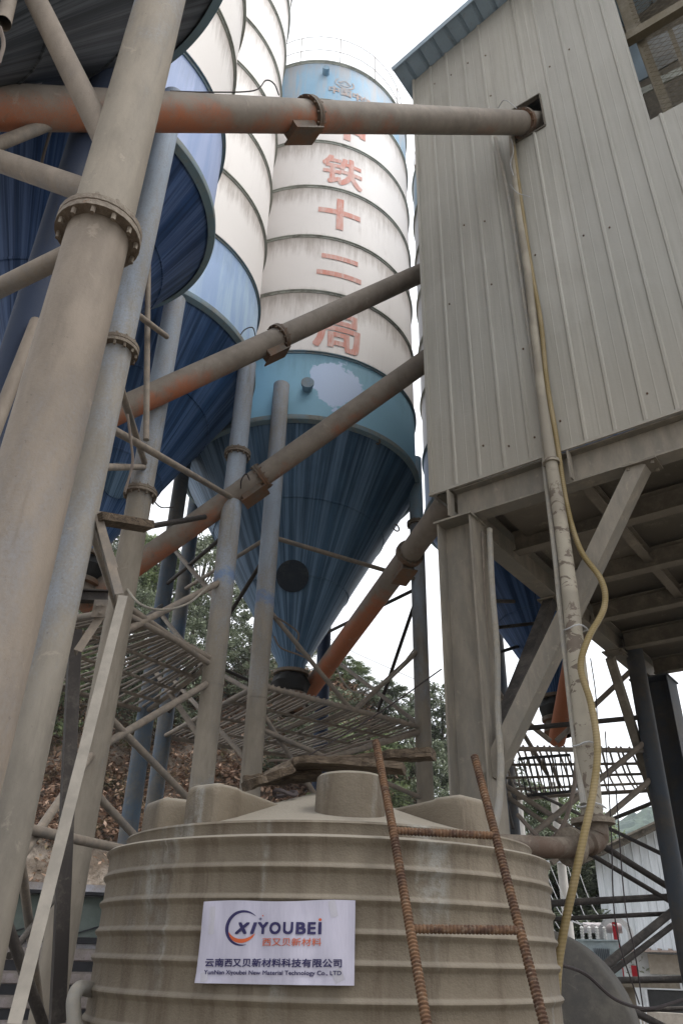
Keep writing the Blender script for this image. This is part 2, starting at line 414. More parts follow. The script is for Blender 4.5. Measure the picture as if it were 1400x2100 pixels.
def mk_forest():
    s = NT('distant_wooded_hill'); n = s.noise(s.x, .09, 8, .75, .3); n2 = s.noise(s.x, .35, 4, .7); n3 = s.noise(s.x, .012, 3, .5)
    c = s.mix(s.ramp(n, .4, .62), (.03, .05, .04), (.07, .10, .065)); c = s.mix(s.math('MULTIPLY', s.ramp(n2, .5, .7), .5), c, (.05, .08, .06))
    p = s.sep(s.x); low = s.math('SUBTRACT', 1.0, s.ramp(s.math('ADD', p[2], s.math('MULTIPLY', s.math('SUBTRACT', n, .5), 50)), 16, 24))
    c = s.mix(s.math('MULTIPLY', low, .85), c, (.26, .17, .13))
    return s.out(c, .95)
def hill_h(x, y):
    r = mnoise.fractal(V((x * .012, y * .012, 0)), 1, 2, 5)
    h = 62 * math.exp(-((x - 175) / 110) ** 2 - ((y - 420) / 150) ** 2) + 40 * math.exp(-((x - 330) / 140) ** 2 - ((y - 480) / 150) ** 2)
    h = h * (1 + .12 * r)
    return h + (1.6 * mnoise.cell(V((x * .25, y * .25, 0))) + 2.2 * mnoise.noise(V((x * .12, y * .12, 4)))) * min(1, h / 8) - 1.5
g = grid(20, 520, 260, 620, 260, 190, hill_h).build('hill', mk_forest(), smooth=0); g['kind'] = 'structure'

# ------------------------------------------------------------------ silos
def cone_pt(px, py, cx, cy, R, zr, slope=1.79):
    d = ray(px, py); lo = None
    for i in range(400):
        t = .5 + i * .05; p = EYE + d * t; rr = math.hypot(p.x - cx, p.y - cy)
        if p.z < zr and rr < R - (zr - p.z) / slope: break
    n = V((p.x - cx, p.y - cy, 0)).normalized(); return p - d * .02, (n * slope - V((0, 0, 1))).normalized()

def flange(mb, x, y, z, r, w=.045, bolts=12):
    mb.lathe([(r, z - .03), (r + w, z - .03), (r + w, z - .004), (r + w - .006, z), (r + w, z + .004), (r + w, z + .03), (r, z + .03)], x, y, 28)
    for k in range(bolts):
        t = 2 * math.pi * (k + .3) / bolts; bx = x + (r + w * .62) * math.cos(t); by = y + (r + w * .62) * math.sin(t)
        mb.tube((bx, by, z - .062), (bx, by, z + .05), .010, 6)

def leg_part(root, l, z1, r=.12, zf=None, mat='leg', top=None, mat2=None, seam=None):
    m = MB(); x, y = l
    zz = zf if (zf and mat2) else z1
    m.tube((x, y, -.05), (x, y, zz), r, 28)
    if seam: m.ring(x, y, seam, r - .002, .006, .02, 28)
    o = m.build('leg', M[mat], root)
    if zz != z1:
        u = MB(); u.tube((x, y, zf), (x, y, z1), r * .985, 28)
        u.build('upper_pipe', M[mat2], o)
    if zf:
        fm = MB(); flange(fm, x, y, zf, r); fm.build('flange', M['flange'], o)
    return o

def silo(name, label, cx, cy, R, zr, dz, nsec, blue_bottom=1, blue_top=0, mats=None, outz=None, ro=.2, group='cement silos of the batching plant', seams=(.36, .68)):
    root = thing('cement_silo', label, 'silo', (cx, cy, 0), group)
    zb = zr + dz * blue_bottom; zt = zr + dz * (nsec - blue_top); ztop = zr + dz * nsec
    m = MB(); m.lathe([(R, zb), (R, zt)], cx, cy, 160); m.build('shell', mats['white'], root)
    m = MB(); m.lathe([(R, zr), (R, zb)], cx, cy, 160); m.build('lower_band', mats['band'], root)
    if blue_top:
        m = MB(); m.lathe([(R, zt), (R, ztop)], cx, cy, 160); m.build('top_band', mats['top'], root)
    slope = 1.79; zo = zr - slope * (R - ro)
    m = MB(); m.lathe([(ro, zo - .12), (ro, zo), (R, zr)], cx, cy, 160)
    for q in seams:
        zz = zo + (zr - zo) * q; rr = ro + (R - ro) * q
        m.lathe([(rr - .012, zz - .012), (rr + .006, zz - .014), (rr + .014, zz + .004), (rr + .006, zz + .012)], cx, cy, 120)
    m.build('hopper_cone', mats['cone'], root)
    for i in range(nsec + 1):
        z = zr + dz * i; m = MB()
        m.lathe([(R, z - .04), (R + .014, z - .038), (R + .016, z - .008), (R + .036, z - .006), (R + .036, z + .006), (R + .016, z + .008), (R + .014, z + .03), (R, z + .032)] if i else
                [(R - .01, z - .05), (R + .055, z - .02), (R + .06, z + .0), (R + .055, z + .06), (R, z + .075)], cx, cy, 160)
        m.build('stiffener_ring', M['ring_b'] if i <= 1 else M['ring_w'], root)
    m = MB(); m.lathe([(R + .03, ztop + .04), (.3, ztop + .3), (.001, ztop + .32)], cx, cy, 96); m.build('roof', M['ring_w'], root)
    m = MB()
    n = 14
    for k in range(n):
        t = 2 * math.pi * k / n; p = V((cx + (R - .05) * math.cos(t), cy + (R - .05) * math.sin(t), ztop)); m.tube(p, p + V((0, 0, 1.05)), .008, 6)
    for h in (.55, 1.04):
        m.path([(cx + (R - .05) * math.cos(2 * math.pi * k / 40), cy + (R - .05) * math.sin(2 * math.pi * k / 40), ztop + h) for k in range(41)], .007, 6, cap=False)
    m.build('guard_rail', M['brace'], root)
    return root, zo

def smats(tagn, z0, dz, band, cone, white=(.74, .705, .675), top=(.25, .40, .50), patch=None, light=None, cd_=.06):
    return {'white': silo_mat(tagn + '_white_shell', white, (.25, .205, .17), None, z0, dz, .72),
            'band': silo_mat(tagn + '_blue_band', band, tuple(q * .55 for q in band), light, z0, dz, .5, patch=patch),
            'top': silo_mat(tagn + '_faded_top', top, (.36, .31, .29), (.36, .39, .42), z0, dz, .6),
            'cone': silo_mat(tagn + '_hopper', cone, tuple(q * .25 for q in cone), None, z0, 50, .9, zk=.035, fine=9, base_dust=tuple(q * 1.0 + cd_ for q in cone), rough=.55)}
H0 = EYE.z
# --- the lettered silo
S1 = (-.673, 10.843, 1.9); Z1 = 6.717 + H0; DZ = 1.30
pp = on_cyl(690, 790, *S1)
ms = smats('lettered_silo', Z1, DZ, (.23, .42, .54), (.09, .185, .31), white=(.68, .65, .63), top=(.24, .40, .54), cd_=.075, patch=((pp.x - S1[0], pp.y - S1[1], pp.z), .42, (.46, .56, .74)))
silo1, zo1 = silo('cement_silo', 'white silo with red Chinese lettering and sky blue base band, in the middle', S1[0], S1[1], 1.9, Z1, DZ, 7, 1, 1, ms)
M['leg_two'] = dusty('grey_blue_pipe', (.245, .275, .32), (.235, .21, .175), cover=.66, scale=1.3, rust=.08, stretch=(1, 1, .4), spread=.22)
LEGK = dict(cover=.80, zd=(4.2, 7.2, .38), scale=1.4, rust=.1, stretch=(1, 1, .35), spread=.25)
M['leg_s5'] = dusty('dusty_pipe_with_blue_smear', (.29, .345, .42), (.235, .205, .165), smear=leg_z(-.93, 8.86, 1232), **LEGK)
M['leg_s4'] = dusty('dusty_pipe_with_blue_band', (.29, .345, .42), (.235, .205, .165), smear=leg_z(-1.30, 7.84, 1185), **LEGK)
l5, l6, lsl, lsb = (-.93, 8.86), (1.20, 10.62), (-2.55, 11.5), (-.25, 12.85)
leg_part(silo1, l5, leg_z(*l5, 790), .118, None, 'leg_s5', seam=leg_z(*l5, 1432))
leg_part(silo1, l6, Z1 + .5, .112, leg_z(*l6, 1075), 'leg', mat2='leg_blue')
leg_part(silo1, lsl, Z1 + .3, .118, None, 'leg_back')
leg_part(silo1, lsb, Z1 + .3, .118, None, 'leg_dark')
for (px, py) in ((630, 797),):
    p = on_cyl(px, py, *S1); n = V((p.x - S1[0], p.y - S1[1], 0)).normalized(); m = MB(); m.tube(p - n * .02, p + n * .14, .075, 20); m.tube(p + n * .11, p + n * .15, .095, 20); m.build('inlet_stub', M['leg_blue'], silo1)
p = on_cyl(668, 152, *S1); n = V((p.x - S1[0], p.y - S1[1], 0)).normalized(); m = MB(); m.tube(p - n * .02, p + n * .14, .07, 16); m.build('inlet_stub', M['leg_blue'], silo1)
p, n = cone_pt(600, 1181, S1[0], S1[1], 1.9, Z1); m = MB(); m.disc(p - n * .06, n, .235, .085, 40)
for k in range(12):
    t = k * math.pi / 6; a = n.cross(V((0, 0, 1))).normalized(); b = a.cross(n); q = p + (a * math.cos(t) + b * math.sin(t)) * .212; m.tube(q, q + n * .04, .01, 6)
m.build('manhole', M['manhole'], silo1)
# lifting eye on the right side of the cone
for (px, py, rr) in ((818, 1080, .06), (772, 905, .05)):
    p, n = cone_pt(min(px, 808), py, S1[0], S1[1], 1.9, Z1); m = MB()
    pts = [p + n * .03 + (n * math.cos(t) + V((0, 0, 1)) * math.sin(t)) * rr for t in [i * math.pi / 8 for i in range(17)]]
    m.path(pts, .014, 6); m.build('lifting_eye', M['flange'], silo1)
# lettering
def silo_char(ch, px, py, w, h, bold=.035, mat='char', name='lettering'):
    p = on_cyl(px, py, *S1); ang = math.atan2(p.y - S1[1], p.x - S1[0]); vs, fs = text_mesh(ch, 1.0, bold); vs = fit_box(vs, w, h); m = MB()
    wrap(m, vs, fs, S1[0], S1[1], 1.907, ang, p.z, .06); o = m.build(name, M[mat], silo1, smooth=0)
for ch, py in (('中', 262), ('铁', 352), ('十', 440), ('二', 548), ('局', 680)):
    px = {262: 712, 352: 703, 440: 697, 548: 697, 680: 692}[py]
    silo_char(ch, px, py, .78, .50 if ch == '二' else .80, .024 if ch in '局铁' else .04)
silo_char('中国中铁', 722, 195, .98, .24, .04, 'logo_o')
m = MB()
p = on_cyl(707, 172, *S1); ang = math.atan2(p.y - S1[1], p.x - S1[0])
def arcband(r0, r1, a0, a1, sx=1.0, sy=1.0, ox=0.0, oy=0.0, n=24):
    vs = []; fs = []
    for i in range(n + 1):
        t = i / n; a = a0 + (a1 - a0) * t
        for r in (r0(t) if callable(r0) else r0, r1(t) if callable(r1) else r1): vs.append(V((ox + r * math.cos(a) * sx, oy + r * math.sin(a) * sy, 0)))
    fs = [(2 * i, 2 * i + 1, 2 * i + 3, 2 * i + 2) for i in range(n)]; return vs, fs
for args in ((.15, .18, 2.4, 6.9), (.06, .085, .2, 2.9), (.02, .12, -.2, .1), (.02, .12, 2.9, 3.3), (.085, .11, 3.6, 5.8)):
    vs, fs = arcband(*args, sx=1.15); wrap(m, vs, fs, S1[0], S1[1], 1.907, ang, p.z, .06)
m.build('emblem', M['logo_o'], silo1, smooth=0)

# --- second white silo (C), third (B), nearest (A), and the one behind the plant (E)
SC = (-3.01, 8.08, 1.73); ZC = 7.532 * .909 + H0; DC = 1.30
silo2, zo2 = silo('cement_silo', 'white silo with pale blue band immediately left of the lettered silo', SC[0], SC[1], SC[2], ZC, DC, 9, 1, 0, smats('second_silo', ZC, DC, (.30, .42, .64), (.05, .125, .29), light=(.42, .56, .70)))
l3, l4, lcb, lcl = (-2.0, 6.52), (-1.30, 7.84), (-2.45, 9.88), (-4.5, 7.6)
leg_part(silo2, l3, leg_z(*l3, 615), .12, leg_z(*l3, 1013), 'leg', mat2='leg')
leg_part(silo2, l4, leg_z(*l4, 745), .118, leg_z(*l4, 932), 'leg_s4', mat2='leg', seam=leg_z(*l4, 1405))
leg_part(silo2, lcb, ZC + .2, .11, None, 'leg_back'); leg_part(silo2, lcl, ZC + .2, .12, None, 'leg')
p, n = cone_pt(246, 985, SC[0], SC[1], SC[2], ZC); m = MB(); m.disc(p - n * .06, n, .215, .085, 40)
for k in range(12):
    t = k * math.pi / 6; a = n.cross(V((0, 0, 1))).normalized(); b = a.cross(n); q = p + (a * math.cos(t) + b * math.sin(t)) * .19; m.tube(q, q + n * .04, .01, 6)
m.build('manhole', ms['cone'], silo2)
SB = (-2.68, 4.98, 1.32); ZB = 8.9055 * .695 + H0; DB = 1.30
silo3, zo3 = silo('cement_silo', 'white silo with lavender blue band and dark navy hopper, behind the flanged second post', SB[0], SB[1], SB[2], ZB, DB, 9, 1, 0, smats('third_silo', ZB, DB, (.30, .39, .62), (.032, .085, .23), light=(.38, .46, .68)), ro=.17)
l2, lb2, lb3 = (-1.60, 4.10), (-3.9, 5.75), (-3.55, 3.85)
leg_part(silo3, l2, leg_z(*l2, 200), .103, leg_z(*l2, 717), 'leg_two', mat2='leg')
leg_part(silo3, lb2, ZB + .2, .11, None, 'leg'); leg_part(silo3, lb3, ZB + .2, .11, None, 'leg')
SA = (-2.38, 2.16, 1.6); ZA = 6.2 + H0
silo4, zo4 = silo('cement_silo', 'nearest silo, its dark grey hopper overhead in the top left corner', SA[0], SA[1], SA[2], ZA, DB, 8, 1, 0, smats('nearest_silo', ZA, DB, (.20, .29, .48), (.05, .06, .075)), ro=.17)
l1 = (-1.005, 2.12)
leg_part(silo4, l1, ZA - .25, .122, leg_z(*l1, 478), 'leg_near', mat2='leg')
q = at_d(240, 90, 3.75); leg_part(silo4, (q.x, q.y), ZA, .12, None, 'leg_dark')
leg_part(silo4, (-3.6, 1.2), ZA, .12, None, 'leg'); leg_part(silo4, (-3.7, 3.2), ZA, .12, None, 'leg_dark')
SE = (3.4, 11.7, 1.9)
silo5, zo5 = silo('cement_silo', 'silo behind the clad plant building, its blue hopper showing under the floor', SE[0], SE[1], 1.9, Z1, DZ, 7, 1, 1, smats('rear_silo', Z1, DZ, (.09, .17, .33), (.03, .10, .27), white=(.6, .6, .62)))
q = at_d(1003, 1400, 10.4); e1 = (q.x, q.y); q = at_d(1328, 1500, 10.9); e2 = (q.x, q.y); e3 = (3.0, 13.7); e4 = (5.3, 12.6)
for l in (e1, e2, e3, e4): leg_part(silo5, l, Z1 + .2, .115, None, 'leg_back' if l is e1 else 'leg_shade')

# outlets
def outlet(root, cx, cy, z, col='leg', bag=True):
    m = MB(); m.lathe([(.21, z), (.26, z - .005), (.26, z - .05), (.21, z - .055)], cx, cy, 32); m.build('outlet_flange', M['flange'], root)
    if bag:
        m = MB(); prof = [(.2, z - .05), (.24, z - .1), (.27, z - .18), (.23, z - .3), (.2, z - .34)]; n = 40; vs = []
        for r, zz in prof:
            for i in range(n):
                t = 2 * math.pi * i / n; rr = r + .05 * mnoise.noise(V((math.cos(t) * 2, math.sin(t) * 2, zz * 7))); vs.append((cx + rr * math.cos(t), cy + rr * math.sin(t), zz))
        m.add(vs, [(j * n + i, j * n + (i + 1) % n, (j + 1) * n + (i + 1) % n, (j + 1) * n + i) for j in range(len(prof) - 1) for i in range(n)]); m.build('rubber_sleeve', M['black'], root)
    m = MB(); m.lathe([(.24, z - .33), (.25, z - .34), (.25, z - .39), (.2, z - .4), (.22, z - .44), (.24, z - .56), (.17, z - .62)], cx, cy, 32); m.build('butterfly_valve', M['conv_flange'], root)
outlet(silo1, S1[0], S1[1], zo1 - .1); outlet(silo5, SE[0], SE[1], zo5 - .1); outlet(silo2, SC[0], SC[1], zo2 - .1); outlet(silo3, SB[0], SB[1], zo3 - .1)

# ------------------------------------------------------------------ braces (parts of the silo whose legs they join)
def brace(root, pts, r=.03, mat='brace', nm='brace'):
    m = MB()
    if len(pts) == 2: m.tube(pts[0], pts[1], r, 12)
    else: m.path(spline(pts, 6), r, 12)
    return m.build(nm, M[mat], root)
def L(l, py): return on_leg(l, py)
# lettered silo: front face and back faces
brace(silo1, [L(l5, 1100), L(l6, 1190)], .032)
mid = lambda a, b, t: a + (b - a) * t
PZ = 4.40
pf = V((l5[0], l5[1], PZ)).lerp(V((l6[0], l6[1], PZ)), .52)
brace(silo1, [L(l5, 1240), pf]); brace(silo1, [L(l6, 1330), pf + V((.06, .05, 0))], .035)
brace(silo1, [L(l6, 1205), L(lsb, 1300)], .028, 'brace_dark'); brace(silo1, [L(l6, 1212), V((lsb[0] + .7, lsb[1] - .9, PZ))], .028, 'brace_dark')
brace(silo1, [L(lsb, 1335), V((l6[0], l6[1], PZ))], .032)
brace(silo1, [L(l5, 1100), L(lsl, 1210)], .03, 'brace'); brace(silo1, [L(l5, 1130), V((lsl[0], lsl[1], PZ + .3))], .028, 'brace_dark')
brace(silo1, [L(l5, 1490), L(l6, 1640)], .03); brace(silo1, [L(l6, 1500), L(l5, 1600)], .035)
brace(silo1, [L(l5, 1425), L(lsl, 1330)], .03); brace(silo1, [L(lsl, 1390), L(l5, 1570)], .03)
brace(silo1, [L(lsl, 1330), L(lsb, 1460)], .028, 'brace_dark'); brace(silo1, [L(l5, 1445), V((l6[0] - .5, l6[1] + .1, 2.2))], .03)
# second silo
brace(silo2, [L(l3, 1235), L(l4, 1368)], .032); brace(silo2, [L(l3, 1305), L(l4, 1190)], .035)
brace(silo2, [L(l3, 1455), L(l4, 1660)], .032); brace(silo2, [L(l3, 1540), L(l4, 1395)], .035)
brace(silo2, [L(l3, 1610), V((l4[0], l4[1], 2.1))], .032)
brace(silo2, [L(l4, 1090), L(lcb, 1200)], .026, 'brace_dark'); brace(silo2, [L(l4, 1240), L(lcb, 1120)], .03)
brace(silo2, [L(lcb, 1260), L(l4, 1395)], .03); brace(silo2, [L(l4, 1530), L(lcb, 1370)], .032)
brace(silo2, [L(l3, 1085), at_d(420, 1060, 7.9)], .03, 'brace_dark')
brace(silo2, [L(l3, 1320), L(lcb, 1240)], .026, 'brace_dark')
# second to third silo: long thin pipe between posts
brace(silo3, [L(l2, 870), at_d(280, 908, 5.4), L(l4, 1022)], .032)
brace(silo3, [L(l2, 752), L(l3, 955)], .03); brace(silo3, [at_d(305, 470, 5.2), at_d(300, 902, 5.2)], .025)
brace(silo3, [at_d(270, 636, 4.5), at_d(342, 690, 5.4)], .025); brace(silo3, [L(l2, 958), L(l3, 958)], .028)
brace(silo3, [L(l2, 1030), L(l3, 1260)], .03); pass
brace(silo3, [at_d(0, 1688, 5.0), at_d(255, 1742, 6.3)], .032); brace(silo3, [at_d(20, 1790, 5.0), L(l3, 1540)], .03)
brace(silo3, [at_d(30, 1660, 5.0), L(l3, 2120)], .028); brace(silo3, [at_d(20, 1960, 5.2), L(l3, 1800)], .02, 'brace_dark')
brace(silo3, [at_d(10, 1880, 5.0), at_d(110, 2160, 5.2)], .03, 'brace_dark')
# nearest silo, upper left
brace(silo4, [at_d(45, -60, 2.75), L(l1, 300) + V((-.06, 0, 0))], .057, 'leg_near'); brace(silo4, [at_d(-30, 320, 2.9), L(l1, 400) + V((-.05, 0, 0))], .052, 'leg_near')
brace(silo4, [at_d(-60, 620, 2.9), L(l1, 508) + V((-.05, 0, 0))], .04, 'leg_near'); brace(silo4, [at_d(-40, 310, 3.5), at_d(150, 235, 3.6)], .04, 'brace')
brace(silo4, [at_d(160, 270, 5.4), at_d(132, 440, 5.4)], .07, 'leg'); brace(silo4, [at_d(-20, 905, 3.4), at_d(75, 660, 3.6)], .034, 'leg_near')
m = MB(); m.tube(at_d(22, -10, 2.7), at_d(8, 48, 2.6), .035, 20, cap=False); m.build('pipe_stub', M['leg_near'], silo4)
# rear silo truss
ez = lambda l, py: on_leg(l, py)
brace(silo5, [ez(e1, 1232), at_d(1110, 1235, 12.6)], .03); brace(silo5, [ez(e1, 1290), at_d(1235, 1262, 13)], .026, 'brace_dark')
brace(silo5, [ez(e1, 1345), at_d(1080, 1320, 12.5)], .026, 'brace_dark'); brace(silo5, [ez(e1, 1385), V((3.0, 11.2, 3.95))], .032)
brace(silo5, [ez(e1, 1420), at_d(1128, 1520, 10.6)], .034); brace(silo5, [ez(e2, 1365), at_d(1140, 1520, 10.8)], .036)
brace(silo5, [ez(e1, 1600), at_d(1185, 1708, 10.4)], .034); brace(silo5, [ez(e1, 1620), at_d(1165, 1722, 10.6)], .03)
brace(silo5, [ez(e2, 1515), at_d(1080, 1720, 10.2)], .036); brace(silo5, [ez(e2, 1590), at_d(1130, 1770, 10.2)], .036)
brace(silo5, [ez(e1, 1500), ez(e2, 1470)], .034, 'brace_dark')
for pa, pb, r_ in (((e1, 1560), (e3, 1700), .026), ((e3, 1560), (e1, 1740), .026), ((e3, 1600), (e2, 1760), .026), ((e2, 1640), (e3, 1760), .026), ((e1, 1440), (e3, 1560), .024), ((e2, 1430), (e4, 1560), .026), ((e4, 1440), (e2, 1600), .026)):
    brace(silo5, [ez(*pa), ez(*pb)], r_, 'brace_dark')

# ------------------------------------------------------------------ rebar walkways under the silos
def platform(corners, z, label, step=.075, drop=.0, ang=0):
    cs = [V((c[0], c[1], z)) for c in corners]; n = len(cs); cen = sum(cs, V()) / n
    root = thing('grating_walkway', label, 'walkway', (cen.x, cen.y, z), 'rebar walkways slung between the silo posts')
    m = MB()
    for i in range(n): m.tube(cs[i], cs[(i + 1) % n], .032, 12)
    m.build('edge_frame', M['brace'], root)
    a, b, c, d = cs; m = MB(); k = int(((a - b).length + (c - d).length) / 2 / step)
    for i in range(1, k):
        t = (i + random.uniform(-.25, .25)) / k; p = a.lerp(b, t); q = d.lerp(c, t + random.uniform(-.012, .012))
        mm = (p + q) / 2 + V((random.uniform(-.03, .03), 0, random.uniform(-.05, .0))); o = V((0, 0, .04))
        m.path(spline([p + o, mm + o, q + o], 3), .015, 6)
    m.build('grating_bars', M['brace'], root)
    m = MB()
    for t in (.25, .5, .75): m.tube(a.lerp(d, t) + V((0, 0, -.02)), b.lerp(c, t) + V((0, 0, -.02)), .02, 8)
    m.build('cross_bars', M['brace'], root)
    return root, (a, b, c, d)
platform([l5, l6, lsb, lsl], PZ, 'rebar walkway under the lettered silo, behind the planks on the water tank')
platform([l3, l4, lcb, lcl], 4.33, 'rebar walkway left of the lettered silo, between two tall posts', .07)
platform([e1, e2, e4, e3], leg_z(*e1, 1535), 'rebar walkway on the right, under the blue hopper behind the plant', .10)
# small slatted hatch hanging below the right walkway
m = MB(); A_, B_ = at_d(1080, 1632, 9.9), at_d(1178, 1622, 9.9); C_, D_ = at_d(1168, 1548, 9.9), at_d(1062, 1556, 9.9)
for i in range(11): m.bar(A_.lerp(B_, i / 10), D_.lerp(C_, i / 10), .05, .015)
m.bar(A_, B_, .03, .03); m.bar(D_, C_, .03, .03)
solo(m, 'slatted_hatch', M['black'], 'dark slatted steel hatch tilted below the right hand walkway', 'hatch')

# ------------------------------------------------------------------ screw conveyors
def conv_mat(near):
    k = 'conv%s' % (near,)
    if k not in M: M[k] = dusty('orange_screw_tube_under_dust', (.33, .12, .06), (.21, .18, .15), .84, .9, .1, upd=.5, spread=.16, grain=110, near=near)
    return k
def conveyor(label, p0, p1, r=.132, fl=(), near=(.4, 2.0, .35)):
    mat = conv_mat(near)
    root = thing('screw_conveyor', label, 'conveyor', tuple(p0), 'screw conveyors running up to the plant building')
    d = (p1 - p0).normalized(); side = d.cross(V((0, 0, 1))).normalized(); dn = side.cross(d).normalized() * -1
    if dn.z > 0: dn = -dn
    m = MB(); m.tube(p0, p1, r, 40); m.build('tube', M[mat], root)
    for (px, py) in fl:
        rr = ray(px, py); # closest point of the axis to the view ray
        w0 = p0 - EYE; a = d.dot(d); b = d.dot(rr); c = rr.dot(rr); dd = d.dot(w0); e = rr.dot(w0); t = (b * e - c * dd) / (a * c - b * b); q = p0 + d * t
        m = MB(); m.tube(q - d * .03, q - d * .002, r + .036, 36); m.tube(q + d * .002, q + d * .03, r + .036, 36)
        for k in range(12):
            g = k * math.pi / 6; o = (side * math.cos(g) + dn * math.sin(g)) * (r + .022); m.tube(q + o - d * .055, q + o + d * .055, .009, 6)
        o = m.build('flange', M['conv_flange'], root)
        if px > 1000: continue
        x = q - d * .20 + dn * (r + .035)
        m = MB(); m.box(x - dn * .02, d * .13, side * .075, dn * .045); m.box(x + dn * .032, d * .165, side * .10, dn * .007); m.build('inspection_box', M['conv_flange'], root)
    return root
c1 = conveyor('highest dusty orange screw conveyor tube, running into the hole in the plant wall', at_zc(-330, 210, 4.05), on_wall(1135, 254, -.5) + V((0, 0, 0)), .135, [(1070, 252), (632, 231)], (3.0, 5.5, .13))
def thru(pa, pb, ext0=0, ext1=0):
    d = (pb - pa).normalized(); return pa - d * ext0, pb + d * ext1
a, b = thru(at_zc(30, 940, 7.0), at_zc(868, 558, 10.7), .3, .8); c2 = conveyor('screw conveyor tube crossing in front of the lettered silo, second from the top', a, b, .132, [(567, 681)], (1.8, 3.6, .15))
a, b = thru(at_zc(200, 1215, 8.9), at_zc(875, 738, 9.5), .25, .9); c3 = conveyor('screw conveyor tube climbing from the lower left, third from the top', a, b, .132, [(540, 983)], (1.0, 2.8, .22))
a, b = thru(at_zc(634, 1416, 11.5), at_zc(908, 1042, 8.4), .12, .9); c4 = conveyor('steep screw conveyor tube with orange lower end under the lettered silo', a, b, .132, [(835, 1132)], (.9, 4.5, .40))
a, b = thru(at_zc(1143, 1508, 11.4), at_zc(1180, 1320, 10.2), .12, .5); c5 = conveyor('orange screw conveyor tube behind the hanging water pipe on the right', a, b, .125, [], (1.0, 2.4, .6))

# ------------------------------------------------------------------ plant building
ZF, ZW = 3.65 + H0, 3.985 + H0           # underside of beams / bottom of cladding
def roofz(a): return 12.75 + .268 * (a + .14)
def mk_clad():
    s = NT('dusty_wall_cladding'); v = s.vmul(s.x, (9, 9, .25)); n = s.noise(v, 2.0, 6, .7); n2 = s.noise(s.x, .7, 4, .6, .6); n3 = s.noise(s.x, 40, 3, .6)
    c = s.mix(s.ramp(n, .35, .68), (.275, .264, .23), (.345, .332, .292)); c = s.mix(s.math('MULTIPLY', s.ramp(n2, .42, .68), .6), c, (.37, .358, .325))
    dv = s.n('VectorMath', operation='DOT_PRODUCT'); s.l(s.x, dv.inputs[0]); dv.inputs[1].default_value = tuple(WA)
    fl = s.math('FLOOR', s.math('DIVIDE', s.math('SUBTRACT', dv.outputs['Value'], .13), .786)); wn = s.n('TexWhiteNoise', noise_dimensions='1D'); s.l(fl, wn.inputs['W'])
    c = s.mix(s.math('MULTIPLY', wn.outputs['Value'], .55), c, (.255, .25, .225))
    z = s.sep(s.x)[2]; lowd = s.math('SUBTRACT', 1.0, s.ramp(z, ZW, ZW + 1.6)); c = s.mix(s.math('MULTIPLY', lowd, .4), c, (.27, .235, .185))
    
    rs = s.noise(s.vmul(s.x, (14, 14, .5)), 1.8, 5, .7, .2); c = s.mix(s.math('MULTIPLY', s.ramp(rs, .68, .78), .45), c, (.17, .13, .09))
    s.bump(s.math('ADD', s.math('ADD', n, n3), s.math('MULTIPLY', s.noise(s.vmul(s.x, (3, 3, .8)), 1.2, 3, .5), 9)), .28, .004); return s.out(c, .5)
clad = mk_clad()
plant = thing('plant_building', 'tall grey plant building clad in ribbed sheet, raised on steel columns', 'building', tuple(KX))
def corr_profile(a0, a1, pitch=.262, off=.13, h=.016):
    pts = [(a0, 0.0)]; k = math.ceil((a0 - off) / pitch)
    while off + k * pitch < a1 - .06:
        s0 = off + k * pitch
        if s0 > a0 + .03: pts += [(s0 - .022, 0), (s0 - .010, h), (s0 + .010, h), (s0 + .022, 0)]
        s1 = s0 + pitch / 2
        if a0 + .03 < s1 < a1 - .03: pts += [(s1 - .008, 0), (s1, .0022), (s1 + .008, 0)]
        k += 1
    pts.append((a1, 0.0)); return sorted(pts)
# wall openings in wall coordinates
def ac(p): return (p - KX).dot(WA)
hq = [on_wall(*q) for q in ((1062, 215), (1112, 200), (1118, 258), (1055, 290))]
h_a0, h_a1 = ac(hq[3]) - .02, ac(hq[2]); h_z0, h_z1 = on_wall(1060, 292).z, on_wall(1085, 206).z
wq = on_wall(1332, 246); w_a0, w_z0 = ac(wq) , wq.z
AEND = 7.5  # unseen right end drawn out longer to block light from that side
m = MB(); prof = corr_profile(-.14, AEND)
extra = [(h_a0, 0), (h_a1, 0), (w_a0, 0)]
prof = sorted([q for q in prof if all(abs(q[0] - e[0]) > .012 for e in extra)] + extra)
for (s0, d0), (s1, d1) in zip(prof, prof[1:]):
    zt0, zt1 = roofz(s0), roofz(s1); iv = [(ZW, ZW, zt0, zt1)]
    mm = (s0 + s1) / 2
    if h_a0 < mm < h_a1: iv = [(ZW, ZW, h_z0, h_z0), (h_z1, h_z1, zt0, zt1)]
    if mm > w_a0: iv = [(ZW, ZW, w_z0, w_z0)]
    for zb0, zb1, zc0, zc1 in iv:
        m.quad(wp(s0, -d0, zb0), wp(s1, -d1, zb1), wp(s1, -d1, zc1), wp(s0, -d0, zc0))
m.build('front_wall', clad, plant, smooth=20)
m = MB(); prof = corr_profile(0, 6.4)
for (s0, d0), (s1, d1) in zip(prof, prof[1:]):
    m.quad(wp(-.14 - d0, s0, ZW), wp(-.14 - d0, s0, roofz(-.14)), wp(-.14 - d1, s1, roofz(-.14)), wp(-.14 - d1, s1, ZW))
m.quad(wp(-.14, 6.4, ZW), wp(-.14, 6.4, 13), wp(AEND, 6.4, 13.6), wp(AEND, 6.4, ZW)); m.quad(wp(AEND, 0, ZW), wp(AEND, 0, w_z0), wp(AEND, 6.4, w_z0), wp(AEND, 6.4, ZW))
m.build('side_wall', clad, plant, smooth=20)
m = MB(); m.box(wp(-.14, -.004, (ZW + roofz(-.14)) / 2), WA * .018, WB * .022, V((0, 0, (roofz(-.14) - ZW) / 2))); 
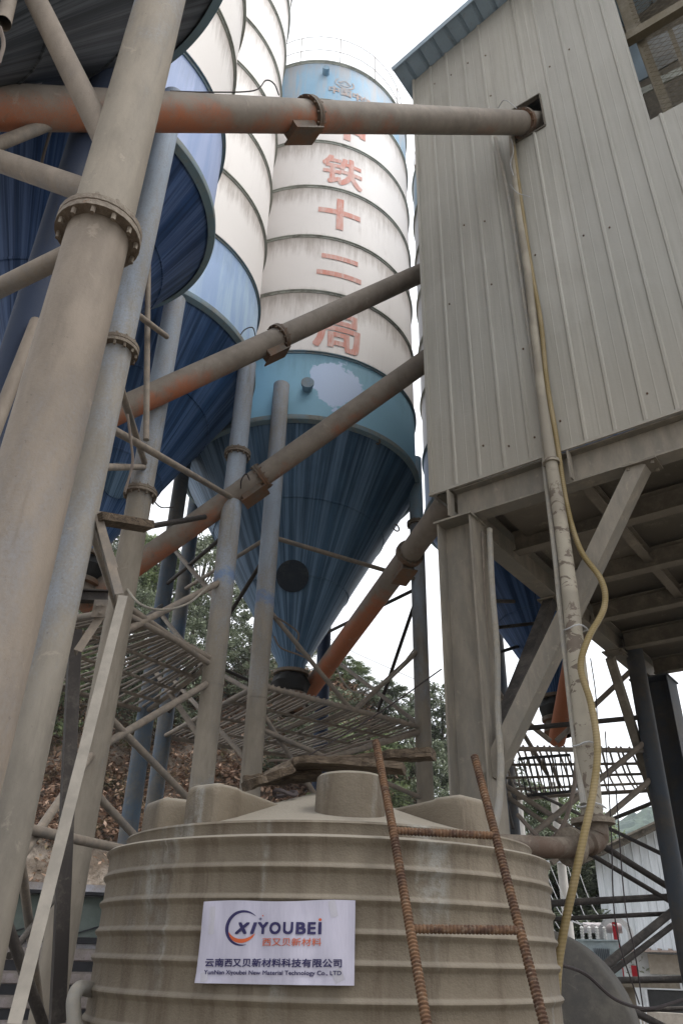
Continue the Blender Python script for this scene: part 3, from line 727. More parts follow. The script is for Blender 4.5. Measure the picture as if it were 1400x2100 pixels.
m.bar(wp(-.16, -.03, ZW + .005), wp(AEND, -.03, ZW + .005), .02, .03); m.build('corner_trim', clad, plant)
m = MB()
for s0, s1, zc in ((h_a0, h_a1, h_z1), (h_a0, h_a1, h_z0)): m.box(wp((s0 + s1) / 2, .01, zc), WA * ((s1 - s0) / 2), WB * .03, V((0, 0, .008)))
for s0 in (h_a0, h_a1): m.box(wp(s0, .01, (h_z0 + h_z1) / 2), WA * .008, WB * .03, V((0, 0, (h_z1 - h_z0) / 2 - .01)))
m.build('hole_lining', M['under_dark'], plant)
m = MB(); m.box(wp((h_a0 + h_a1) / 2 + .3, 1.0, (h_z0 + h_z1) / 2 + .5), WA * .9, WB * .02, V((0, 0, 1.3))); m.build('dark_backing', M['under_dark'], plant)  # dark panel added behind the hole so no bright interior shows
# roof with overhang
m = MB(); rp = []; a = -.30; k = 0
while a < AEND + .3:
    rp += [(a, 0), (a + .16, 0), (a + .175, .03), (a + .205, .03)]; a += .22
for (s0, h0), (s1, h1) in zip(rp, rp[1:]):
    for off in (0, .012):
        m.quad(wp(s0, -.34, roofz(s0) + .02 + h0 + off), wp(s1, -.34, roofz(s1) + .02 + h1 + off), wp(s1, 6.7, roofz(s1) + .02 + h1 + off), wp(s0, 6.7, roofz(s0) + .02 + h0 + off))
m.bar(wp(-.30, -.345, roofz(-.30) + .0), wp(AEND, -.345, roofz(AEND) + .0), .012, .1, up=(0, 0, 1))
m.build('roof', M['roofsheet'], plant, smooth=15)
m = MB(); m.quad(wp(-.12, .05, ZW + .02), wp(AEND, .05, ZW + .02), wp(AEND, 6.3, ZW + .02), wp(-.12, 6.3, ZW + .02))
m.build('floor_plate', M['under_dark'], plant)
# inner framing seen through the right hand opening
WI = lambda x, y, d: on_wall(x, y, -d)
m = MB(); m.bar(WI(1272, 90, .15), WI(1440, -10, .15), .10, .13); m.build('inner_beam', M['window_frame'], plant)
for p_, q_, w_ in (((1266, -40), (1300, 62), .17), ((1314, 84), (1372, 236), .10), ((1372, 60), (1425, 200), .05)):
    m = MB(); m.bar(WI(*p_, .24), WI(*q_, .24), w_, .02, up=WB); m.build('perforated_rail', M['window_frame'], plant)
m = MB(); pz = .085
for i in range(-30, 60):
    for sgn in (-1, 1):
        p0 = wp(w_a0 + .12, .2, w_z0 + i * pz); p1 = p0 + WA * 2.2 + V((0, 0, sgn * 1.25))
        if p1.z > w_z0 - 1.2: m.tube(p0, p1, .003, 4, cap=False)
m.build('wire_mesh', M['window_frame'], plant)
for quad_, mt in ((((1282, 92), (1302, 84), (1328, 156), (1306, 168)), 'roofsheet'), (((1310, 182), (1334, 172), (1338, 182), (1314, 194)), 'ring_w'), (((1322, 86), (1400, 46), (1425, 100), (1344, 146)), 'panel_grey'), (((1350, 158), (1425, 122), (1425, 138), (1354, 172)), 'ring_w')):
    m = MB(); ps = [WI(x, y, .55) for x, y in quad_]; m.add(ps + [p + WB * .02 for p in ps], [(0, 1, 2, 3), (7, 6, 5, 4), (0, 4, 5, 1), (1, 5, 6, 2), (2, 6, 7, 3), (3, 7, 4, 0)]); m.build('inner_panel', M[mt], plant, smooth=0)
m = MB(); m.box(wp((w_a0 + AEND) / 2 - .1, 1.5, 10.5), WA * ((AEND - w_a0) / 2), WB * .02, V((0, 0, 3.2))); m.build('dark_backing', M['under_dark'], plant)  # dark panel added behind the opening to keep it dark
m = MB(); m.box(wp(w_a0 - .10, .75, 11), WA * .01, WB * .7, V((0, 0, 2.2))); m.build('dark_side_panel', M['under_dark'], plant)  # dark panel added at the left to keep light out of the opening
# floor beams
zc_ = (ZF + ZW) / 2; hh = ZW - ZF - .004
m = MB(); m.ibeam(wp(.09, .09, zc_), wp(AEND, .09, zc_), .17, hh, .016); m.box(wp(1.27, -.005, zc_), WA * .008, WB * .04, V((0, 0, hh / 2 - .02)))
m.box(wp(.06, -.0, zc_), WA * .008, WB * .06, V((0, 0, hh / 2 - .02))); m.build('edge_beam', M['conc_steel'], plant)
m = MB(); m.ibeam(wp(.10, .19, zc_ - .003), wp(.10, 6.3, zc_ - .003), .18, hh, .016); m.build('edge_beam', M['conc_steel'], plant)
for i, bb in enumerate((1.15, 2.3, 3.45, 4.6, 5.9)):
    m = MB(); m.ibeam(wp(.2, bb, zc_ + .03), wp(AEND, bb, zc_ + .03), .14, hh - .1, .014); m.build('floor_beam', M['under'], plant)
for i, aa in enumerate((1.25, 2.4, 3.5)):
    m = MB(); m.ibeam(wp(aa, .2, zc_ + .06), wp(aa, 6.2, zc_ + .06), .1, hh - .2, .012); m.build('floor_beam', M['under'], plant)
m = MB()
m.box(wp(3.2, 4.4, ZF - .10), WA * .8, WB * .9, V((0, 0, .2))); m.build('hopper_underside', M['under_dark'], plant)
for bb in (.75, 1.75):   # ribbed deck panels between the beams
    m = MB(); m.box(wp(.75, bb, ZW - .06), WA * .42, WB * .42, V((0, 0, .025))); m.build('deck_panel', M['under'], plant)
# columns
def hcol(a, b, z1, w=.36, h=.34, mat='conc_steel'):
    m = MB(); t = .016; p = lambda x, y, z: wp(a + x, b + y, z)
    zc = (z1 - .1) / 2
    m.box(p(-h / 2, 0, zc), WA * t / 2, WB * w / 2, V((0, 0, zc + .1 - .01))); m.box(p(h / 2, 0, zc), WA * t / 2, WB * w / 2, V((0, 0, zc + .1 - .01)))
    m.box(p(0, 0, zc), WA * (h / 2 - t / 2 - .001), WB * t / 2, V((0, 0, zc + .1 - .01)))
    m.box(p(0, 0, z1 - .012), WA * (h / 2 + .03), WB * (w / 2 + .03), V((0, 0, .010)))
    return m.build('column', M[mat], plant)
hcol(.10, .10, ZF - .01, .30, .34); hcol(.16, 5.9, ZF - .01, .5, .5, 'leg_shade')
hcol(7.2, .10, ZF - .01, .3, .34); hcol(7.2, 5.9, ZF - .01, .3, .34)  # unseen columns added under the lengthened end
def pbrace(p, q, w, h, mat='conc_steel', up=None):
    m = MB(); m.bar(p, q, w, h, up or WA); m.build('brace', M[mat], plant)
pbrace(on_wall(1312, 957, -.09), on_wall(1008, 1590, -.09), .145, .15, up=WB)
pbrace(wp(.08, 2.3, ZF - .02), on_side(1018, 1520, .08), .12, .12, 'brace_dark')
pbrace(on_side(1250, 1348, .08), on_side(1392, 1800, .08), .14, .10, 'under')
for (a_, b_) in ((1.84, .09), (.10, 2.3), (.10, 4.4)):
    m = MB(); m.box(wp(a_, b_, ZF - .012), WA * .14, WB * .11, V((0, 0, .009))); 
    for i in (-1, 1):
        for j in (-1, 1): m.tube(wp(a_ + .1 * i, b_ + .07 * j, ZF - .05), wp(a_ + .1 * i, b_ + .07 * j, ZF), .016, 8)
    m.build('gusset', M['under'], plant)
c2p = (.10, 5.9)
def cp(py_px, py): # point on the far column at a pixel
    q = wp(.1, 5.9, 0); return V((q.x, q.y, leg_z(q.x, q.y, py)))
# horizontal tie pipes running left from the far column
ties = []
qx = wp(.0, 5.8, 0); farc = (qx.x, qx.y)
for (p0, d0, py, r) in (((1030, 1858), 10.2, 1838, .040), ((1030, 1890), 10.6, 1872, .027), ((1180, 1700), 10.4, 1832, .040), ((1160, 1722), 10.6, 1862, .030), ((1210, 2005), 9.8, 1856, .048), ((1228, 2012), 10.2, 1882, .034), ((1205, 2011), 10.0, 2006, .030), ((1230, 2040), 9.6, 2150, .04)):
    m = MB(); m.tube(at_d(p0[0], p0[1], d0), V((farc[0], farc[1], leg_z(*farc, py))), r, 12); m.build('tie_pipe', M['brace_dark'], plant)

# pipe, hoses and cables on the wall
W_ = lambda x, y, o=.07: on_wall(x, y, o)
pp = [W_(1048, 275, .03), W_(1062, 420), W_(1082, 560), W_(1098, 700), W_(1113, 830), W_(1129, 948, .12), at_d(1150, 1080, 5.9), at_d(1168, 1220, 5.78), at_d(1183, 1370, 5.62), at_d(1198, 1500, 5.5), at_d(1214, 1680, 5.35)]
def mk_pipe():
    s = NT('peeling_painted_pipe'); n = s.noise(s.vmul(s.x, (1, 1, 1.6)), 7, 5, .65, .8); n2 = s.noise(s.x, 3, 3, .5)
    c = s.mix(s.ramp(n2, .4, .6), (.22, .195, .155), (.29, .26, .205)); z = s.sep(s.x)[2]; k = s.math('MULTIPLY', s.ramp(n, .53, .57), s.math('SUBTRACT', 1.0, s.ramp(z, 5.0, 5.6)))
    c = s.mix(s.math('MULTIPLY', k, .8), c, (.085, .06, .045)); s.bump(n, .4, .004); return s.out(c, .7)
pr = thing('water_pipe', 'pale peeling vertical pipe hanging from the wall hole down to the tank', 'pipe', tuple(pp[-1]))
m = MB(); sp = spline(pp, 8); m.path(sp, [.036 + .032 * min(1, i / len(sp) * 1.2) for i in range(len(sp))], 20)
pipemat = mk_pipe(); o = m.build('riser', pipemat, pr, loc=(0, 0, 0)); o.parent = None
# keep the riser's own coordinates in world height so the peeling stops where the paint is sound
o.parent = pr; o.matrix_parent_inverse = Matrix.Translation(-V(pp[-1]))
m = MB(); q = pp[5]; m.ring(q.x, q.y, q.z, .045, .03, .03, 20); q = at_d(1162, 1100, 5.86); m.build('collar', pipemat, pr)
e = pp[-1]; tn = V((-.02, 4.64, 0))
el = [e + V((0, 0, .02)), e + V((.0, 0, -.1)), at_d(1205, 1728, 5.3), at_d(1170, 1737, 5.2), at_d(1120, 1738, 5.0), at_d(1075, 1735, 4.95), at_d(1010, 1732, 4.9)]
m = MB(); m.path(spline(el, 8), [.085] * 9 + [.078] * 8 + [.06] * 32, 24); m.build('elbow', M['elbow'], pr)
m = MB(); m.tube(e + V((0, 0, -.03)), e + V((0, 0, 0)), .135, 28); m.build('flange', M['flange'], pr)
m = MB(); d_ = (el[4] - el[3]).normalized(); m.tube(el[3] - d_ * .02, el[3] + d_ * .02, .11, 28); m.build('flange', M['flange'], pr)
m = MB()
for (x, y, D) in ((1180, 1292, 5.68), (1200, 1530, 5.45), (1212, 1655, 5.35)):
    q = at_d(x, y, D); m.path([q + V((.085 * math.cos(t), .085 * math.sin(t), .01 * math.sin(3 * t))) for t in [i * math.pi / 8 for i in range(17)]], .006, 5)
m.build('wire_tie', M['cable_l'], pr)
def mk_hose():
    s = NT('yellow_ribbed_hose'); wv = s.n('TexWave', wave_type='BANDS', bands_direction='Z'); s.l(s.x, wv.inputs['Vector']); wv.inputs['Scale'].default_value = 16; wv.inputs['Distortion'].default_value = .3
    n = s.noise(s.x, 3, 4, .6); c = s.mix(s.ramp(n, .35, .65), (.19, .14, .055), (.24, .185, .095)); c = s.mix(s.math('MULTIPLY', wv.outputs['Fac'], .3), c, (.10, .07, .03))
    s.bump(wv.outputs['Fac'], .3, .003); return s.out(c, .55)
hz = [W_(1052, 300, .05), W_(1070, 430, .07), W_(1090, 560, .06), W_(1108, 660, .08), W_(1120, 780, .07), W_(1140, 900, .07), at_d(1160, 1030, 6.0), at_d(1188, 1125, 5.95), at_d(1232, 1190, 5.8), at_d(1238, 1245, 5.75), at_d(1205, 1310, 5.5), at_d(1190, 1370, 5.45), at_d(1210, 1440, 5.4), at_d(1224, 1530, 5.3), at_d(1216, 1620, 5.2), at_d(1195, 1720, 5.05), at_d(1178, 1800, 5.0), at_d(1155, 1910, 5.0), at_d(1142, 2000, 5.0), at_d(1140, 2110, 5.0)]
m = MB(); m.path(spline(hz, 8), .0235, 14); solo(m, 'yellow_hose', mk_hose(), 'yellow ribbed hose tied to the hanging water pipe, trailing beside the tank', 'hose')
hz = [W_(1015, 282, .05), W_(1045, 420, .05), W_(1072, 600, .05), W_(1092, 740, .05), W_(1110, 880, .06), at_d(1118, 980, 6.0), at_d(1136, 1130, 5.9), at_d(1150, 1270, 5.8), at_d(1166, 1420, 5.6), at_d(1178, 1520, 5.5), at_d(1196, 1650, 5.3)]
m = MB(); m.path(spline(hz, 6), .022, 10); solo(m, 'grey_hose', M['hose_grey'], 'thin grey hose hanging along the left of the peeling pipe', 'hose')
m = MB(); m.path(spline([at_d(1003, 1085, 6.45), at_d(1008, 1200, 6.4), at_d(1018, 1330, 6.4), at_d(1020, 1450, 6.4), at_d(1026, 1560, 6.3), at_d(1022, 1650, 6.2), at_d(1008, 1720, 6.1)], 6), .028, 10)
solo(m, 'grey_hose', M['hose_grey'], 'grey hose hanging down beside the plant corner column', 'hose')
m = MB(); m.path(spline([at_d(988, 1090, 6.5), at_d(995, 1250, 6.5), at_d(1003, 1400, 6.5), at_d(1010, 1600, 6.5)], 6), .012, 8); solo(m, 'conduit', M['brace'], 'thin conduit running down behind the grey hose at the corner column', 'conduit')
m = MB(); m.path(spline([W_(1048, 285, .1), W_(1052, 310, .12), W_(1046, 335, .1), W_(1052, 360, .12)], 6), .006, 5); m.path(spline([W_(1045, 378, .08), W_(1060, 395, .12), W_(1086, 404, .1)], 6), .004, 5)
m.path(spline([W_(1062, 225, .2), W_(1035, 205, .25), W_(1020, 222, .2)], 6), .005, 5); solo(m, 'loose_wire', M['cable_l'], 'pale loose wires curling out of the wall hole', 'wire')
# screws of the cladding
m = MB()
for row in range(7):
    for k in range(14):
        if random.random() < .6: continue
        a = .13 + .262 * k + .06; z = ZW + .35 + row * 1.05 + random.uniform(-.1, .1) + .08 * k * 0
        if (h_a0 - .1 < a < h_a1 + .1 and h_z0 - .1 < z < h_z1 + .1) or a > AEND or z > roofz(a) - .1 or (a > w_a0 - .1 and z > w_z0 - .1): continue
        m = MB(); m.disc(wp(a, 0, z), -WB, .010, .008, 8); m.build('screw', M['rebar'], plant)

# ------------------------------------------------------------------ water tank
TX, TY, TR = -.02, 4.64, 1.17
def mk_tank():
    s = NT('dusty_poly_tank'); cv = s.cylvec(1.2, .35); n = s.noise(cv, 3.2, 6, .68, .4); n2 = s.noise(s.x, 90, 3, .7); n4 = s.noise(s.x, 22, 5, .7)
    wh = s.noise(s.cylvec(1.2, .22), 3.6, 4, .55, .3); dr = s.noise(s.cylvec(1.2, .12), 9, 5, .7)
    c = s.mix(s.ramp(n, .25, .75), (.098, .078, .054), (.158, .130, .094)); c = s.mix(s.math('MULTIPLY', s.math('MULTIPLY', s.ramp(wh, .57, .66), s.ramp(n4, .3, .6)), .55), c, (.27, .275, .26))
    c = s.mix(s.math('MULTIPLY', s.ramp(dr, .46, .66), .7), c, (.072, .052, .034)); c = s.mix(s.math('MULTIPLY', s.ramp(s.up(), .3, 1.0), .85), c, (.255, .23, .19))
    c = s.mix(s.math('MULTIPLY', s.ramp(n2, .58, .75), .3), c, (.06, .048, .036)); s.bump(s.math('ADD', s.math('MULTIPLY', n2, .6), s.math('MULTIPLY', n4, 1.6)), .6, .006); return s.out(c, .66, 0, .35)
tankmat = mk_tank()
tank = thing('water_tank', 'big round ribbed plastic water tank, caked in beige dust', 'tank', (TX, TY, 0))
prof = [(TR - .02, 0)]
ribs = [1.493 - .118 * k for k in range(12, 0, -1)] + [1.493, 1.620, 1.728, 1.848, 1.966]
for z in ribs: prof += [(TR, z - .026), (TR + .003, z - .018), (TR + .011, z - .010), (TR + .016, z), (TR + .012, z + .009), (TR + .003, z + .017), (TR, z + .025)]
prof += [(TR, 2.04), (TR + .004, 2.058), (TR + .015, 2.070), (TR + .017, 2.082), (TR + .008, 2.090), (TR - .02, 2.094), (TR - .066, 2.098), (TR - .074, 2.104), (TR - .076, 2.140), (TR - .070, 2.150), (TR - .076, 2.160), (TR - .10, 2.162)]
m = MB(); m.lathe(prof, TX, TY, 160); m.build('shell', tankmat, tank)
def dome_z(r): return 2.158 + .33 * (1 - r / (TR - .10)) ** 1.05 if r < TR - .10 else 2.158
m = MB(); m.lathe([((TR - .10) * (1 - k / 24) + 1e-4, dome_z((TR - .10) * (1 - k / 24))) for k in range(25)], TX, TY, 128); m.build('domed_top', tankmat, tank)
m = MB(); mx_, my_ = .077, 3.90; zb_ = 2.15
m.lathe([(.172, zb_), (.166, 2.36), (.163, 2.40), (.150, 2.412), (.0, 2.416)], mx_, my_, 48); m.build('manhole_neck', tankmat, tank)
def lug(px, D, wd, z1, tail):
    q = at_d(px, 1660, D); p = V((q.x, q.y, 0)); cdir = (V((TX, TY, 0)) - p).normalized(); sd_ = V((-cdir.y, cdir.x, 0)); m = MB(); vs = []
    # rounded block that tapers into the dome towards the centre
    secs = [(-.10, .86, z1 - .04), (-.09, .96, z1 - .012), (-.06, 1.0, z1), (.06, 1.0, z1), (.10, .9, z1 - .006), (tail * .5, .55, z1 - .012), (tail, .2, z1 - .03)]
    prof2 = [(-1, -.30), (-1, -.05), (-.95, -.02), (-.85, -.004), (-.7, 0), (.7, 0), (.85, -.004), (.95, -.02), (1, -.05), (1, -.30)]
    for (t, ws, zt) in secs:
        for (u, dz_) in prof2: pt = p + cdir * t + sd_ * (u * wd / 2 * ws); vs.append((pt.x, pt.y, max(zt + dz_, 2.05)))
    n = len(prof2); fs = [(j * n + i, j * n + i + 1, (j + 1) * n + i + 1, (j + 1) * n + i) for j in range(len(secs) - 1) for i in range(n - 1)] + [tuple(range(n - 1, -1, -1)), tuple(range((len(secs) - 1) * n, len(secs) * n))]
    m.add(vs, fs); m.build('lifting_lug', tankmat, tank, smooth=50)
lug(438, 3.92, .20, at_d(440, 1607, 3.85).z, .62); lug(350, 4.22, .25, at_d(357, 1638, 4.15).z, .4); lug(945, 4.05, .25, at_d(935, 1630, 3.95).z, .62)
# folds of the dome between the lugs
# sign sheet
SR = TR + .026
def tp(px, py, r=SR): return on_cyl(px, py, TX, TY, r)
ca, cb = tp(422, 1848), tp(415, 2016); cc_, ce = tp(728, 1849), tp(729, 2019)
angL = math.atan2(ca.y - TY, ca.x - TX); angR = math.atan2(cc_.y - TY, cc_.x - TX)
zT = (ca.z + cc_.z) / 2; zBt = (cb.z + ce.z) / 2; SW = (angR - angL) * SR; SH = zT - zBt; angC = (angL + angR) / 2; zC = (zT + zBt) / 2
sroot = thing('company_sign', 'white printed company sheet taped to the front of the tank', 'sign', (TX + SR * math.cos(angC), TY + SR * math.sin(angC), zBt))
def mk_paper():
    s = NT('white_printed_sheet'); n = s.noise(s.vmul(s.x, (3, 3, .6)), 4, 4, .6); c = s.mix(s.ramp(n, .3, .7), (.33, .32, .39), (.40, .385, .46)); s.bump(n, .6, .01); return s.out(c, .6)
m = MB(); nx, ny = 110, 40; vs = []
def wob(u, v): return .006 + .0075 * mnoise.noise(V((u * 8, v * 1.6, 0))) + .0025 * math.sin(u * 23 + v * 1.5) + .006 * max(0, .12 - v) / .12 * math.sin(u * 9 + 1)
WR = lambda x, y: wob(x / SW + .5, y / SH + .5)
for j in range(ny + 1):
    for i in range(nx + 1):
        u = i / nx; v = j / ny; a = angL + (angR - angL) * u - (1 - v) * .006 * (1 - u); r = SR + wob(u, v); vs.append((TX + r * math.cos(a), TY + r * math.sin(a), zBt + SH * v + STILT * SW * (u - .5) - .004 * u * (1 - v) + .003 * math.sin(u * 9) * v))
m.add(vs, [(j * (nx + 1) + i, j * (nx + 1) + i + 1, (j + 1) * (nx + 1) + i + 1, (j + 1) * (nx + 1) + i) for j in range(ny) for i in range(nx)]); m.build('sheet', mk_paper(), sroot, smooth=60)
navy = plain('navy_print', (.022, .018, .075), .6, var=.05); orng = plain('orange_print', (.45, .09, .03), .6, var=.05)
def sx(u): return (u - .5) * SW        # u,v = 0..1 across the sheet, v from the top
def sy(v): return (.5 - v) * SH
def sheet_text(body, u0, u1, v0, v1, mat, nm, bold=0.0, shear=0.0, fitw=True):
    vs, fs = text_mesh(body, 1.0, bold, shear); vs = fit_box(vs, (u1 - u0) * SW, (v1 - v0) * SH, sx((u0 + u1) / 2), sy((v0 + v1) / 2)); mm = MB(); wrap(mm, vs, fs, TX, TY, SR + .0016, angC, zC, .012, WR); mm.build(nm, mat, sroot, smooth=0)
# measured on the sheet: x (88..1312), y (112..795) of the enlarged view
U = lambda x: (x - 80) / 1235.; Vv = lambda y: (y - 112) / 685.
sheet_text('X', U(372), U(497), Vv(296), Vv(394), navy, 'lettering', .045, .28)
sheet_text('I', U(503), U(551), Vv(296), Vv(394), navy, 'lettering', .05, .25)
sheet_text('Y', U(556), U(643), Vv(294), Vv(394), navy, 'lettering', .035)
for ch, x0, x1 in (('O', 652, 742), ('U', 760, 840), ('B', 860, 938), ('E', 950, 1014), ('I', 1032, 1057)): sheet_text(ch, U(x0), U(x1), Vv(294), Vv(396), navy, 'lettering', .035)
sheet_text('西又贝新材料', U(603), U(1060), Vv(426), Vv(492), orng, 'lettering', .002)
sheet_text('云南西又贝新材料科技有限公司', U(146), U(1218), Vv(594), Vv(664), navy, 'lettering', .020)
sheet_text('YunNan Xiyoubei New Material Technology Co., LTD', U(146), U(1216), Vv(690), Vv(736), navy, 'lettering', .012)
def sheet_shape(vs, fs, mat, nm):
    mm = MB(); wrap(mm, vs, fs, TX, TY, SR + .0016, angC, zC, .012, WR); mm.build(nm, mat, sroot, smooth=0)
kx = SW / 1235.; ky = SH / 685.
def crescent(cx, cy, rx, ry, a0, a1, th):
    vs = []; n = 48
    for i in range(n + 1):
        t = i / n; a = a0 + (a1 - a0) * t; w2 = th * math.sin(math.pi * t) ** .7
        for q in (1, 1 - w2): vs.append(V((sx(U(cx)) + rx * q * kx * math.cos(a), sy(Vv(cy)) + ry * q * ky * math.sin(a), 0)))
    return vs, [(2 * i, 2 * i + 1, 2 * i + 3, 2 * i + 2) for i in range(n)]
sheet_shape(*crescent(428, 342, 146, 150, R_(40), R_(292), .20), navy, 'emblem')
sheet_shape(*crescent(428, 355, 118, 114, R_(190), R_(342), .30), orng, 'emblem')
vs = []; 
for k in range(8):
    a = k * math.pi / 4; r = 18 if k % 2 == 0 else 5; vs.append(V((sx(U(574)) + r * kx * math.cos(a), sy(Vv(268)) + r * ky * math.sin(a), 0)))
sheet_shape(vs, [tuple(range(8))], navy, 'emblem')
for (x, y, r) in ((592, 240, 6), (1045, 274, 12)):
    vs = [V((sx(U(x)) + r * kx * math.cos(k * math.pi / 8), sy(Vv(y)) + r * ky * math.sin(k * math.pi / 8), 0)) for k in range(16)]; sheet_shape(vs, [tuple(range(16))], orng, 'emblem')
m = MB()
TAPEMAT = plain('dull_tape', (.35, .34, .38), .3, var=.1)
def tape(u0, v0, w, h, rot):
    m = MB()
    vs = [V((sx(u0) + (x * math.cos(rot) - y * math.sin(rot)), sy(v0) + (x * math.sin(rot) + y * math.cos(rot)), 0)) for x, y in ((-w, -h), (w, -h), (w, h), (-w, h))]; wrap(m, vs, [(0, 1, 2, 3)], TX, TY, SR + .0012, angC, zC, .012, WR); m.build('tape', TAPEMAT, sroot, smooth=0)
tape(.07, .24, .012, .05, .05); tape(.86, .1, .014, .03, .25); tape(.9, .9, .02, .022, .4); tape(.05, .93, .02, .016, .2)

# ladder of rebar
def rebar(mb, p, q, r, pitch=.014):
    p = V(p); q = V(q); n = int((q - p).length / pitch); pts = []; rs = []
    for i in range(n):
        for k, f in ((0, .84), (.45, 1.1), (.6, 1.1)):
            pts.append(p.lerp(q, (i + k) / n)); rs.append(r * f)
    pts.append(q); rs.append(r * .84); mb.path(pts, rs, 10)
lad = thing('rebar_ladder', 'rusty homemade rebar ladder leaning on the water tank', 'ladder', (.45, 3.0, 0))
RL = [at_d(770, 1520, 3.72), at_d(805, 1700, 3.42), at_d(838, 1880, 3.27)]; RR = [at_d(972, 1550, 3.72), at_d(1012, 1700, 3.52), at_d(1062, 1890, 3.38)]
def ext(a, b, z): d = b - a; return b + d * ((z - b.z) / d.z)
bl = ext(RL[1], at_d(872, 2085, 3.06), 0); br = ext(RR[1], at_d(1113, 2092, 3.18), 0)
m = MB(); rebar(m, RL[0], RL[1], .0175); rebar(m, RL[1], bl, .0175); m.build('rail', M['rebar'], lad)
m = MB(); rebar(m, RR[0], RR[1], .0175); rebar(m, RR[1], br, .0175); m.build('rail', M['rebar'], lad)
dl = (bl - RL[1]); dr_ = (br - RR[1])
def rail_at(top, d, px, py):
    for i in range(600):
        t = i / 600; p = top + d * t; v = p - EYE; z = v.dot(CF); y = 1050 - FPX * v.dot(CU) / z
        if y >= py: return p
    return top
for y0, y1 in ((1702, 1713), (1904, 1906), (2112, 2110)):
    m = MB(); rebar(m, rail_at(RL[1] - V((0, 0, 0)), dl, 0, y0), rail_at(RR[1], dr_, 0, y1), .0155); m.build('rung', M['rebar'], lad)

# planks on the tank
def plank(name, label, pts, w, t, seed):
    pts = spline(pts, 8); m = MB(); vs = []; n = len(pts)
    for i, p in enumerate(pts):
        d = (pts[min(i + 1, n - 1)] - pts[max(i - 1, 0)]).normalized(); sd_ = d.cross(V((0, 0, 1))).normalized(); u = sd_.cross(d)
        k = .75 + .35 * mnoise.noise(V((i * .35, seed, 0))) + .25 * (math.sin(math.pi * i / (n - 1)) ** .5); 
        for (a, b) in ((-1, -.8), (-1, .8), (-.3, 1.1), (.5, .9), (1, .8), (1, -.8), (.2, -1.1)): 
            q = .15 * mnoise.noise(V((i * .6, a * 3 + seed, b * 3))); vs.append(p + sd_ * (a * w / 2 * k * (1 + q)) + u * (b * t / 2 * (1 + 2 * q)))
    c = 7; m.add(vs, [(i * c + k, i * c + (k + 1) % c, (i + 1) * c + (k + 1) % c, (i + 1) * c + k) for i in range(n - 1) for k in range(c)] + [tuple(range(c - 1, -1, -1)), tuple(range((n - 1) * c, n * c))])
    return solo(m, name, M['wood'], label, 'plank', 'weathered planks lying on top of the tank', smooth=25)
plank('wood_plank', 'dark weathered plank lying flat on the tank dome, left of the ladder', [at_d(508, 1610, 4.4), at_d(560, 1592, 4.45), at_d(600, 1568, 4.5), at_d(700, 1568, 4.5), at_d(828, 1576, 4.45)], .24, .05, 1)
plank('wood_plank', 'cracked bark edged plank reaching over the tank top behind the ladder rail', [at_d(690, 1566, 4.75), at_d(770, 1556, 4.7), at_d(830, 1550, 4.65), at_d(888, 1547, 4.6)], .15, .06, 5)
plank('wood_plank', 'short brown plank end under the dark plank on the tank', [at_d(500, 1602, 4.6), at_d(560, 1598, 4.62), at_d(660, 1590, 4.6)], .12, .06, 9)
m = MB(); c0 = at_d(585, 1627, 4.35); m.path([c0 + V((.06 * math.cos(t), .035 * math.sin(t), .012 * math.sin(2 * t))) for t in [i * math.pi / 10 for i in range(21)]], .012, 6); solo(m, 'rope_loop', M['wire'], 'small dark loop of old rope on the tank dome', 'rope')
# overflow pipe at the left foot of the tank
m = MB(); m.path(spline([at_d(158, 2160, 4.2), at_d(152, 2080, 4.2), at_d(152, 2048, 4.2), at_d(162, 2028, 4.22), at_d(182, 2028, 4.3), at_d(215, 2040, 4.4)], 6), .032, 16)
solo(m, 'overflow_pipe', M['hose_grey'], 'short grey bent pipe at the left foot of the tank', 'pipe')

# ------------------------------------------------------------------ angle iron frame beside the posts, board on it
fr = thing('angle_frame', 'angle iron bracket frame with a pale flat bar between the left posts', 'frame', tuple(at_d(120, 2100, 4.6).xy) + (0,))
m = MB(); m.bar(at_d(253, 1222, 4.3), at_d(30, 2100, 3.6), .052, .006, up=(0.2, -1, 0)); m.build('flat_bar', plain('pale_flat_bar', (.27, .245, .21), .7), fr)
m = MB(); m.angle(at_d(157, 1290, 4.7), V(at_d(120, 2100, 4.75)), .07, .008, up=(.5, -1, 0)); m.build('dark_angle', M['brace_dark'], fr)
m = MB(); m.angle(at_d(200, 1050, 4.35), at_d(245, 1218, 4.35), .05, .006, up=(.4, -1, 0)); m.angle(at_d(214, 1090, 4.45), at_d(238, 1165, 4.45), .03, .006, up=(.4, -1, 0)); m.build('bracket_angle', M['brace'], fr)
m = MB(); m.ibeam(at_d(165, 1222, 4.5), at_d(222, 1224, 4.5), .06, .07, .008); m.build('stub_beam', M['brace_dark'], fr)
m = MB(); m.box(at_d(205, 1248, 4.42), CR * .04, V((0, 0, .055)), V((0, .004, 0)))
for x, y in ((200, 1240), (212, 1240), (206, 1256)): m.tube(at_d(x, y, 4.43), at_d(x, y, 4.38), .008, 8)
m.build('gusset', M['brace'], fr)
m = MB(); m.angle(at_d(208, 1262, 4.45), at_d(160, 1335, 4.4), .05, .006, up=(0, -1, 0)); m.build('bracket_angle', M['brace'], fr)
m = MB(); A_ = at_d(200, 1062, 4.35); B_ = at_d(306, 1080, 4.55); m.bar(A_, B_, .11, .05); solo(m, 'wood_board', M['wood'], 'short worn board resting on the bracket beside the second post', 'board')

